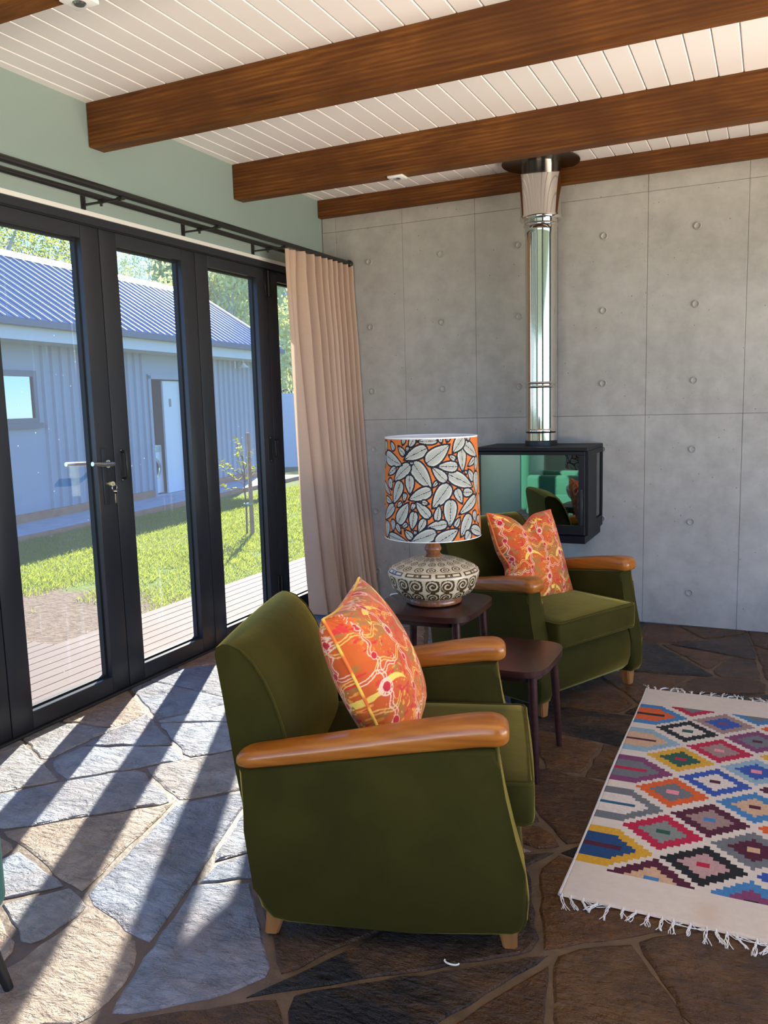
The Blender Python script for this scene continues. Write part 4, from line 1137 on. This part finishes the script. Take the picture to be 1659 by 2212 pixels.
# ------------------------------------------------------------------ outbuilding across the lawn
BA = math.atan2(.994, -.107)
bld = empty('outbuilding', (-5.284, 1.848, -.15), BA)
tag(bld, 'dark ribbed metal outbuilding with grey-blue pitched roof across the lawn', 'building')
CLAD = NT('grey_cladding').set(base=(.30, .335, .385), rough=.5, spec=.4).m
ROOF = NT('roof_metal').set(base=(.05, .105, .21), rough=.7, spec=.0).m  # sheet blue holds the reflected sky in its base colour
ROOFL = NT('roof_rib_metal').set(base=(.42, .44, .47), rough=.25, spec=.6, metal=.5).m  # paler than the sheet, so the ribs' highlight is partly in the colour
FASC = M('pale_fascia', (.55, .56, .56), .5); TIMB = m_noise('orange_timber', (.30, .13, .06), (.42, .20, .10), 6, .7)
zo = .15
SA, SB, OW = -3.0, 8.0, 1.0
WT = 2.46 + zo
fr = [((SA, OW, -.05), (4.2, OW + .1, WT)), ((5.25, OW, -.05), (SB, OW + .1, WT)), ((4.2, OW, 1.86 + zo), (5.25, OW + .1, WT)),
      ((SA, OW, -.05), (SA + .1, 4.0, WT)), ((SB - .1, OW, -.05), (SB, 4.0, WT)), ((SA, 3.9, -.05), (SB, 4.0, WT))]
link('wall', boxes_me(fr), CLAD, bld)
link('gable', prism_me([(OW, WT), (4.0, WT), (2.5, 3.70 + zo)], SB - .1, SB, 'x'), CLAD, bld)
rme_ = prism_me([(-.035, 0), (-.02, -.036), (.02, -.036), (.035, 0)], 0.125, WT - .1, 'z')
s_ = SA
while s_ < SB:
    if not (4.12 < s_ < 5.32) and not (.45 < s_ < 1.62): link('cladding_rib', rme_, CLAD, bld, (s_, OW, 0))
    s_ += .19
# room behind the door opening, white inside
INW = M('white_interior', (.62, .64, .63), .6)
link('interior', boxes_me([((4.0, OW + 1.6, -.05), (6.2, OW + 1.65, 2.3)), ((4.0, OW + .1, -.05), (4.05, OW + 1.6, 2.3)), ((6.15, OW + .1, -.05), (6.2, OW + 1.6, 2.3)), ((4.0, OW + .1, 2.28), (6.2, OW + 1.6, 2.32)), ((4.0, OW + .0, -.05), (6.2, OW + 1.6, .0))]), INW, bld)
link('door_surround', boxes_me([((4.17, OW - .03, 0), (4.24, OW + .08, 1.90 + zo)), ((5.22, OW - .03, 0), (5.29, OW + .08, 1.90 + zo)), ((4.17, OW - .03, 1.84 + zo), (5.29, OW + .08, 1.92 + zo))]), CLAD, bld)
dl_ = link('door_leaf', box_me((4.70, OW + .06, .01), (5.22, OW + .10, 1.82 + zo), .004, 1), M('white_door', (.66, .68, .69), .5), bld)
link('switch_plate', box_me((4.86, OW + .052, 1.52), (4.92, OW + .06, 1.66)), M('grey_switch', (.25, .24, .22), .5), dl_)
# window
wn_ = link('window_frame', boxes_me([((.5, OW - .04, 1.19 + zo), (1.58, OW + .02, 1.26 + zo)), ((.5, OW - .04, 1.82 + zo), (1.58, OW + .02, 1.90 + zo)), ((.5, OW - .04, 1.26 + zo), (.57, OW + .02, 1.82 + zo)), ((1.51, OW - .04, 1.26 + zo), (1.58, OW + .02, 1.82 + zo)), ((.45, OW - .06, 1.12 + zo), (1.63, OW - .0, 1.19 + zo))]), NT('window_grey').set(base=(.10, .115, .14), rough=.4).m, bld)
link('pane', box_me((.57, OW - .012, 1.26 + zo), (1.51, OW - .006, 1.82 + zo)), NT('mirror_pane').set(base=(.25, .27, .28), rough=.03, metal=1).m, wn_)
link('base_band', boxes_me([((SA, OW - .035, -.0), (4.17, OW - .001, .12)), ((5.29, OW - .035, 0), (SB, OW - .001, .12))]), TIMB, bld)
# roof
def slope(o0, z0_, o1, z1_):
    return prism_me([(o0, z0_), (o1, z1_), (o1, z1_ - .03), (o0, z0_ - .03)], SA - .2, SB + .2, 'x')
EZ, RZ, EO, RO = 2.52 + zo, 3.80 + zo, .48, 2.5
link('roof_slope', slope(EO, EZ, RO, RZ), ROOF, bld); link('roof_slope', slope(2 * RO - EO, EZ, RO, RZ), ROOF, bld)
ra = math.atan2(RZ - EZ, RO - EO); rl_ = math.hypot(RZ - EZ, RO - EO)
rib = tube_me([(0, 0, .002), (0, rl_, .002)], .016, 10)
s_ = SA
while s_ < SB + .2:
    link('roof_rib', rib, ROOFL, bld, (s_, EO, EZ), (ra, 0, 0)); s_ += .20
link('ridge_cap', prism_me([(RO - .17, RZ - .09), (RO, RZ + .045), (RO + .17, RZ - .09), (RO, RZ + .02)], SA - .22, SB + .22, 'x'), ROOFL, bld)
link('barge', prism_me([(EO, EZ + .05), (RO, RZ + .05), (RO, RZ - .06), (EO, EZ - .08)], SB + .15, SB + .24, 'x'), ROOFL, bld)
link('gutter', prism_me([(EO - .10, EZ - .02), (EO - .10, EZ - .10), (EO + .02, EZ - .10), (EO + .02, EZ - .09), (EO - .09, EZ - .09), (EO - .09, EZ - .02)], SA - .2, SB + .2, 'x'), M('gutter_grey', (.10, .11, .13), .4), bld)
link('fascia', box_me((SA - .2, EO + .02, EZ - .27), (SB + .2, EO + .05, EZ - .04)), FASC, bld)
link('soffit', box_me((SA - .2, EO + .03, EZ - .27), (SB + .2, OW + .02, EZ - .25)), FASC, bld)
# lamp on the wall
wlp = empty('wall_lamp', (0, 0, 0)); wlp.parent = None
Bm = Matrix.Translation((-5.284, 1.848, -.15)) @ Matrix.Rotation(BA, 4, 'Z')
wlp.matrix_world = Bm @ Matrix.Translation((7.1, OW, 2.16 + zo)); tag(wlp, 'white swan-neck wall lamp on the outbuilding wall beside its end', 'wall lamp')
link('arm', tube_me([(0, 0, .05), (0, -.05, .10), (0, -.14, .13), (0, -.22, .09), (0, -.23, .02)], .012, 8), WHITE, wlp)
link('lamp_head', lathe_me([(.0, .05), (.03, .045), (.04, .02), (.10, -.03), (.12, -.04), (.0, -.02)], 20), WHITE, wlp, (0, -.23, -.01))
link('wall_plate', box_me((-.04, -.03, -.06), (.04, 0, .08), .005, 1), WHITE, wlp)
# washing machine in the doorway
wm = empty('washing_machine'); wm.matrix_world = Bm @ Matrix.Translation((4.42, OW + .45, .002)); tag(wm, 'white front-loading washing machine inside the outbuilding doorway', 'washing machine')
link('body', box_me((-.30, -.28, .02), (.30, .30, .86), .012, 2), WHITE, wm)
link('door_ring', lathe_me([(.13, .0), (.19, .0), (.20, .012), (.19, .024), (.14, .028), (.13, .02)], 32), STEEL, wm, (.02, -.28, .46), (R(90), 0, 0))
link('door_glass', lathe_me([(0, .04), (.08, .034), (.13, .015), (.135, 0)], 32), NT('drum_glass').set(base=(.02, .022, .03), rough=.08).m, wm, (.02, -.28, .46), (R(90), 0, 0))
link('control_panel', box_me((-.28, -.288, .74), (.28, -.28, .84)), M('panel_grey', (.45, .46, .47), .4), wm)
link('dial', lathe_me([(0, .025), (.028, .025), (.03, 0)], 20), STEEL, wm, (.05, -.288, .79), (R(90), 0, 0))
for lx_ in (-.25, .25):
    for ly_ in (-.22, .24): link('foot', tube_me([(lx_, ly_, 0), (lx_, ly_, .022)], .02, 8), BLACK, wm)
# walkway in front of it
wk = empty('walkway', (0, 0, 0)); wk.matrix_world = Bm; tag(wk, kind='structure')
WKM = m_noise('walkway_board', (.34, .36, .40), (.46, .48, .52), 5, .6)
for k in range(5): link('walkway_board', box_me((SA, .12 + k * .172, -.05), (SB + .3, .12 + (k + 1) * .172 - .006, .004)), WKM, wk)
link('edge_board', box_me((SA, .09, -.12), (SB + .3, .118, .004)), TIMB, wk)

# pale fence beyond the end of the outbuilding
fn = empty('fence', (-9.6, 16.4, -.5), R(25)); tag(fn, 'pale blue-grey sheet metal fence seen past the outbuilding', 'fence')
FEN = M('pale_fence', (.50, .54, .60), .5)
for k in range(7): link('sheet', box_me((-3.5 + k, -.02, 0), (-2.52 + k, .02, 2.2), .004, 1), FEN, fn)
for k in range(8): link('post', box_me((-3.54 + k, -.05, 0), (-3.48 + k, .03, 2.28)), FEN, fn)
link('top_rail', box_me((-3.55, -.03, 1.5), (3.55, .035, 1.56)), FEN, fn)

# ------------------------------------------------------------------ young staked tree
BARK = m_noise('bark_brown', (.10, .06, .04), (.20, .13, .09), 15, .9, .5)
tx, ty = -2.80, 3.07; tz = float(lz(tx))
sk = tube('tree_stake', [(tx, ty, tz - .05), (tx, ty, 1.03)], [.026, .024], m_noise('stake_timber', (.22, .12, .075), (.34, .20, .13), 9, .8), None, 8)
tag(sk, 'rough timber stake standing on the lawn beside the sapling', 'stake')
sap = empty('sapling', (tx - .06, ty - .03, tz)); tag(sap, 'young tree with sparse yellow-green leaves tied to a stake', 'tree')
link('trunk', tube_me([(0, 0, -.03), (.01, .0, .3), (-.01, .01, .55), (.0, .01, .75), (-.01, 0, .95)], [.012, .011, .010, .008, .006], 7), BARK, sap)
tips = []
dirs = [((-.02, 0, .55), (-.42, -.1, .62)), ((0, 0, .6), (-.33, -.05, .86)), ((0, 0, .7), (-.46, -.12, 1.05)), ((0, 0, .75), (.10, .0, 1.0)), ((-.01, 0, .9), (-.1, .02, 1.13)), ((0, 0, .62), (.14, .05, .82)), ((0, 0, .66), (-.16, .1, 1.0))]
leafV = []; 
SAPL = m_leaf('sapling_leaf', (.40, .42, .06), (.50, .50, .09))
for (a, b) in dirs:
    a, b = Vector(a), Vector(b); m_ = (a + b) / 2 + Vector((0, 0, -.03))
    link('branch', tube_me([a, m_, b], [.006, .0045, .0025], 6), BARK, sap)
    for k in range(24):
        f_ = .25 + .75 * k / 23; c = a.lerp(m_, f_ * 2) if f_ < .5 else m_.lerp(b, f_ * 2 - 1)
        d = Vector((rnd.uniform(-1, 1), rnd.uniform(-1, 1), rnd.uniform(-.3, .8))).normalized(); sd = d.cross(Vector((0, 0, 1))).normalized(); L_ = rnd.uniform(.045, .085)
        leafV.append([tuple(c), tuple(c + d * L_ * .5 + sd * .02), tuple(c + d * L_), tuple(c + d * L_ * .5 - sd * .02)])
lf = npmesh('leaf', np.array(leafV).reshape(-1, 3), np.arange(len(leafV) * 4).reshape(-1, 4), False)
tag(link('leaves', lf, SAPL, sap), kind='stuff')
link('tie', tube_me([(.065 * math.cos(a) * .8 + .03, .04 * math.sin(a) + .015, .37) for a in np.linspace(0, 6.28, 16, endpoint=False)], .010, 6, True), M('green_tie', (.05, .35, .25), .6), sap)

# ------------------------------------------------------------------ trees, forest and hills beyond
def tree(x, y, zg, h, cr, label, mat_, nleaf, lsz, trunk=True, dens=1.0):
    r = empty('tree', (x, y, zg)); tag(r, label, 'tree', 'trees beyond the outbuilding')
    tr_ = tube_me([(0, 0, -.2), (.1, .05, h * .35), (-.05, .1, h * .6), (0, 0, h * .8)], [.16, .13, .09, .04], 8)
    tk = link('trunk', tr_, m_noise('gum_bark', (.30, .27, .23), (.45, .42, .38), 3, .8) if 'gum_bark' not in bpy.data.materials else bpy.data.materials['gum_bark'], r)
    nc = 26; cen = []
    for k in range(nc):
        a = rnd.uniform(0, 6.28); q_ = rnd.uniform(.1, 1) ** .6; zz = rnd.uniform(.28, 1.0)
        w = math.sin(math.pi * min(1, (zz - .15) / .95)) ** .6
        cen.append((cr * w * q_ * math.cos(a), cr * w * q_ * math.sin(a), h * zz))
    br = [tube_me([(0, 0, c[2] * .6), (c[0] * .5, c[1] * .5, c[2] * .85), c], [.045, .03, .012], 5) for c in cen[:14]]
    link('branches', join_me(br), bpy.data.materials['gum_bark'], tk)
    cen = np.array(cen); per = nleaf // nc
    C_ = np.repeat(cen, per, 0) + nrs.randn(per * nc, 3) * np.array([cr * .17, cr * .17, h * .055])
    D = nrs.randn(len(C_), 3); D[:, 2] -= .6; D /= np.linalg.norm(D, axis=1)[:, None]; E = np.cross(D, nrs.randn(len(C_), 3)); E /= np.linalg.norm(E, axis=1)[:, None]
    L_ = (lsz * (.6 + .8 * nrs.rand(len(C_))))[:, None]
    V_ = np.stack([C_, C_ + D * L_ * .5 + E * L_ * .22, C_ + D * L_, C_ + D * L_ * .5 - E * L_ * .22], 1).reshape(-1, 3)
    tag(link('foliage', npmesh('foliage', V_, np.arange(len(V_)).reshape(-1, 4), False), mat_, r), kind='stuff')
    return r
GUM = m_leaf('gum_leaf', (.12, .17, .05), (.22, .27, .08)); GUM2 = m_leaf('gum_leaf_bright', (.62, .66, .34), (.85, .86, .52))
tree(-14.3, 9.2, -.6, 7.0, 1.9, 'dark loose gum tree above the outbuilding roof, by the plain sky', GUM, 16000, .085)
tree(-19.6, 15.6, -.6, 8.4, 2.3, 'dark gum tree with a round top behind the loose gum tree', GUM, 16000, .10)
tree(-25.0, 24.3, -.8, 9.9, 2.1, 'rounded yellow-green tree poking above the roof in front of the hill', GUM2, 16000, .13)
for (x, y, h, cr, lab) in ((-14.8, 19.5, 9.5, 2.3, 'sunlit leafy tree rising behind the roof end of the outbuilding'), (-19.9, 23.2, 8.8, 1.8, 'grey-green tree at the edge of the wooded slope'),
                           (-18.0, 29.6, 14, 3.2, 'tallest sunlit tree of the wood, above the pale fence'), (-27.5, 37.4, 17, 4.0, 'broad tree on the rising ground deep in the wood')):
    tree(x, y, -.8, h, cr, lab, GUM2, 26000, .15 + .006 * h)
def ridge(name, dist, az0, az1, hfun, m_, depth):
    n_ = 120; V_ = []; 
    for k in range(n_):
        az = az0 + (az1 - az0) * k / (n_ - 1); d = Vector((math.sin(az), math.cos(az)))
        h_ = hfun(az)
        for (f_, hh) in ((1, -5), (1 + depth * .5, h_ * .6), (1 + depth, h_), (1 + depth * 2, -5)):
            V_.append((CAM[0] + d.x * dist * f_, CAM[1] + d.y * dist * f_, hh + (1.5 * rnd.random() * h_ * .02 if hh > 0 else 0)))
    F_ = [(a * 4 + b, a * 4 + 4 + b, a * 4 + 5 + b, a * 4 + 1 + b) for a in range(n_ - 1) for b in range(3)]
    tag(link(name, npmesh(name, V_, F_), m_), kind='structure')
ridge('mountains', 900, R(-95), R(25), lambda a: 150 + 45 * math.sin(a * 7 + .6) + 22 * math.sin(a * 19) + 10 * math.sin(a * 47), m_noise('far_mountain', (.16, .24, .40), (.20, .28, .44), .01, 1.0), .15)  # distance haze is put into the mountains' blue colour
t = NT('forest_slope'); v = t.geo(); t.set(base=t.ramp(t.noise(v, .35, 8, .75), [(.3, (.05, .065, .10)), (.7, (.10, .115, .15))]), rough=1, spec=0); t.bump(t.noise(v, .5, 6, .7), 1, 3)
ridge('forest_hill', 160, R(-42), R(30), lambda a: 26 + 14 * math.sin(a * 4.0 + 2.2) + 2.5 * math.sin(a * 60) + 1.5 * math.sin(a * 133), t.m, .15)
tag(link('ground', npmesh('ground', [(-400, -60, -.9), (-7.4, -60, -.35), (-7.4, 22, -.35), (-1.1, 22, -.35), (40, 22, -.9), (40, 500, -2), (-400, 500, -2)][:0] or [(-500, -100, -.5), (30, -100, -.5), (30, 600, -.5), (-500, 600, -.5)], [(0, 1, 2, 3)], False), m_noise('field', (.07, .09, .03), (.13, .15, .05), .6, .95)), kind='structure')
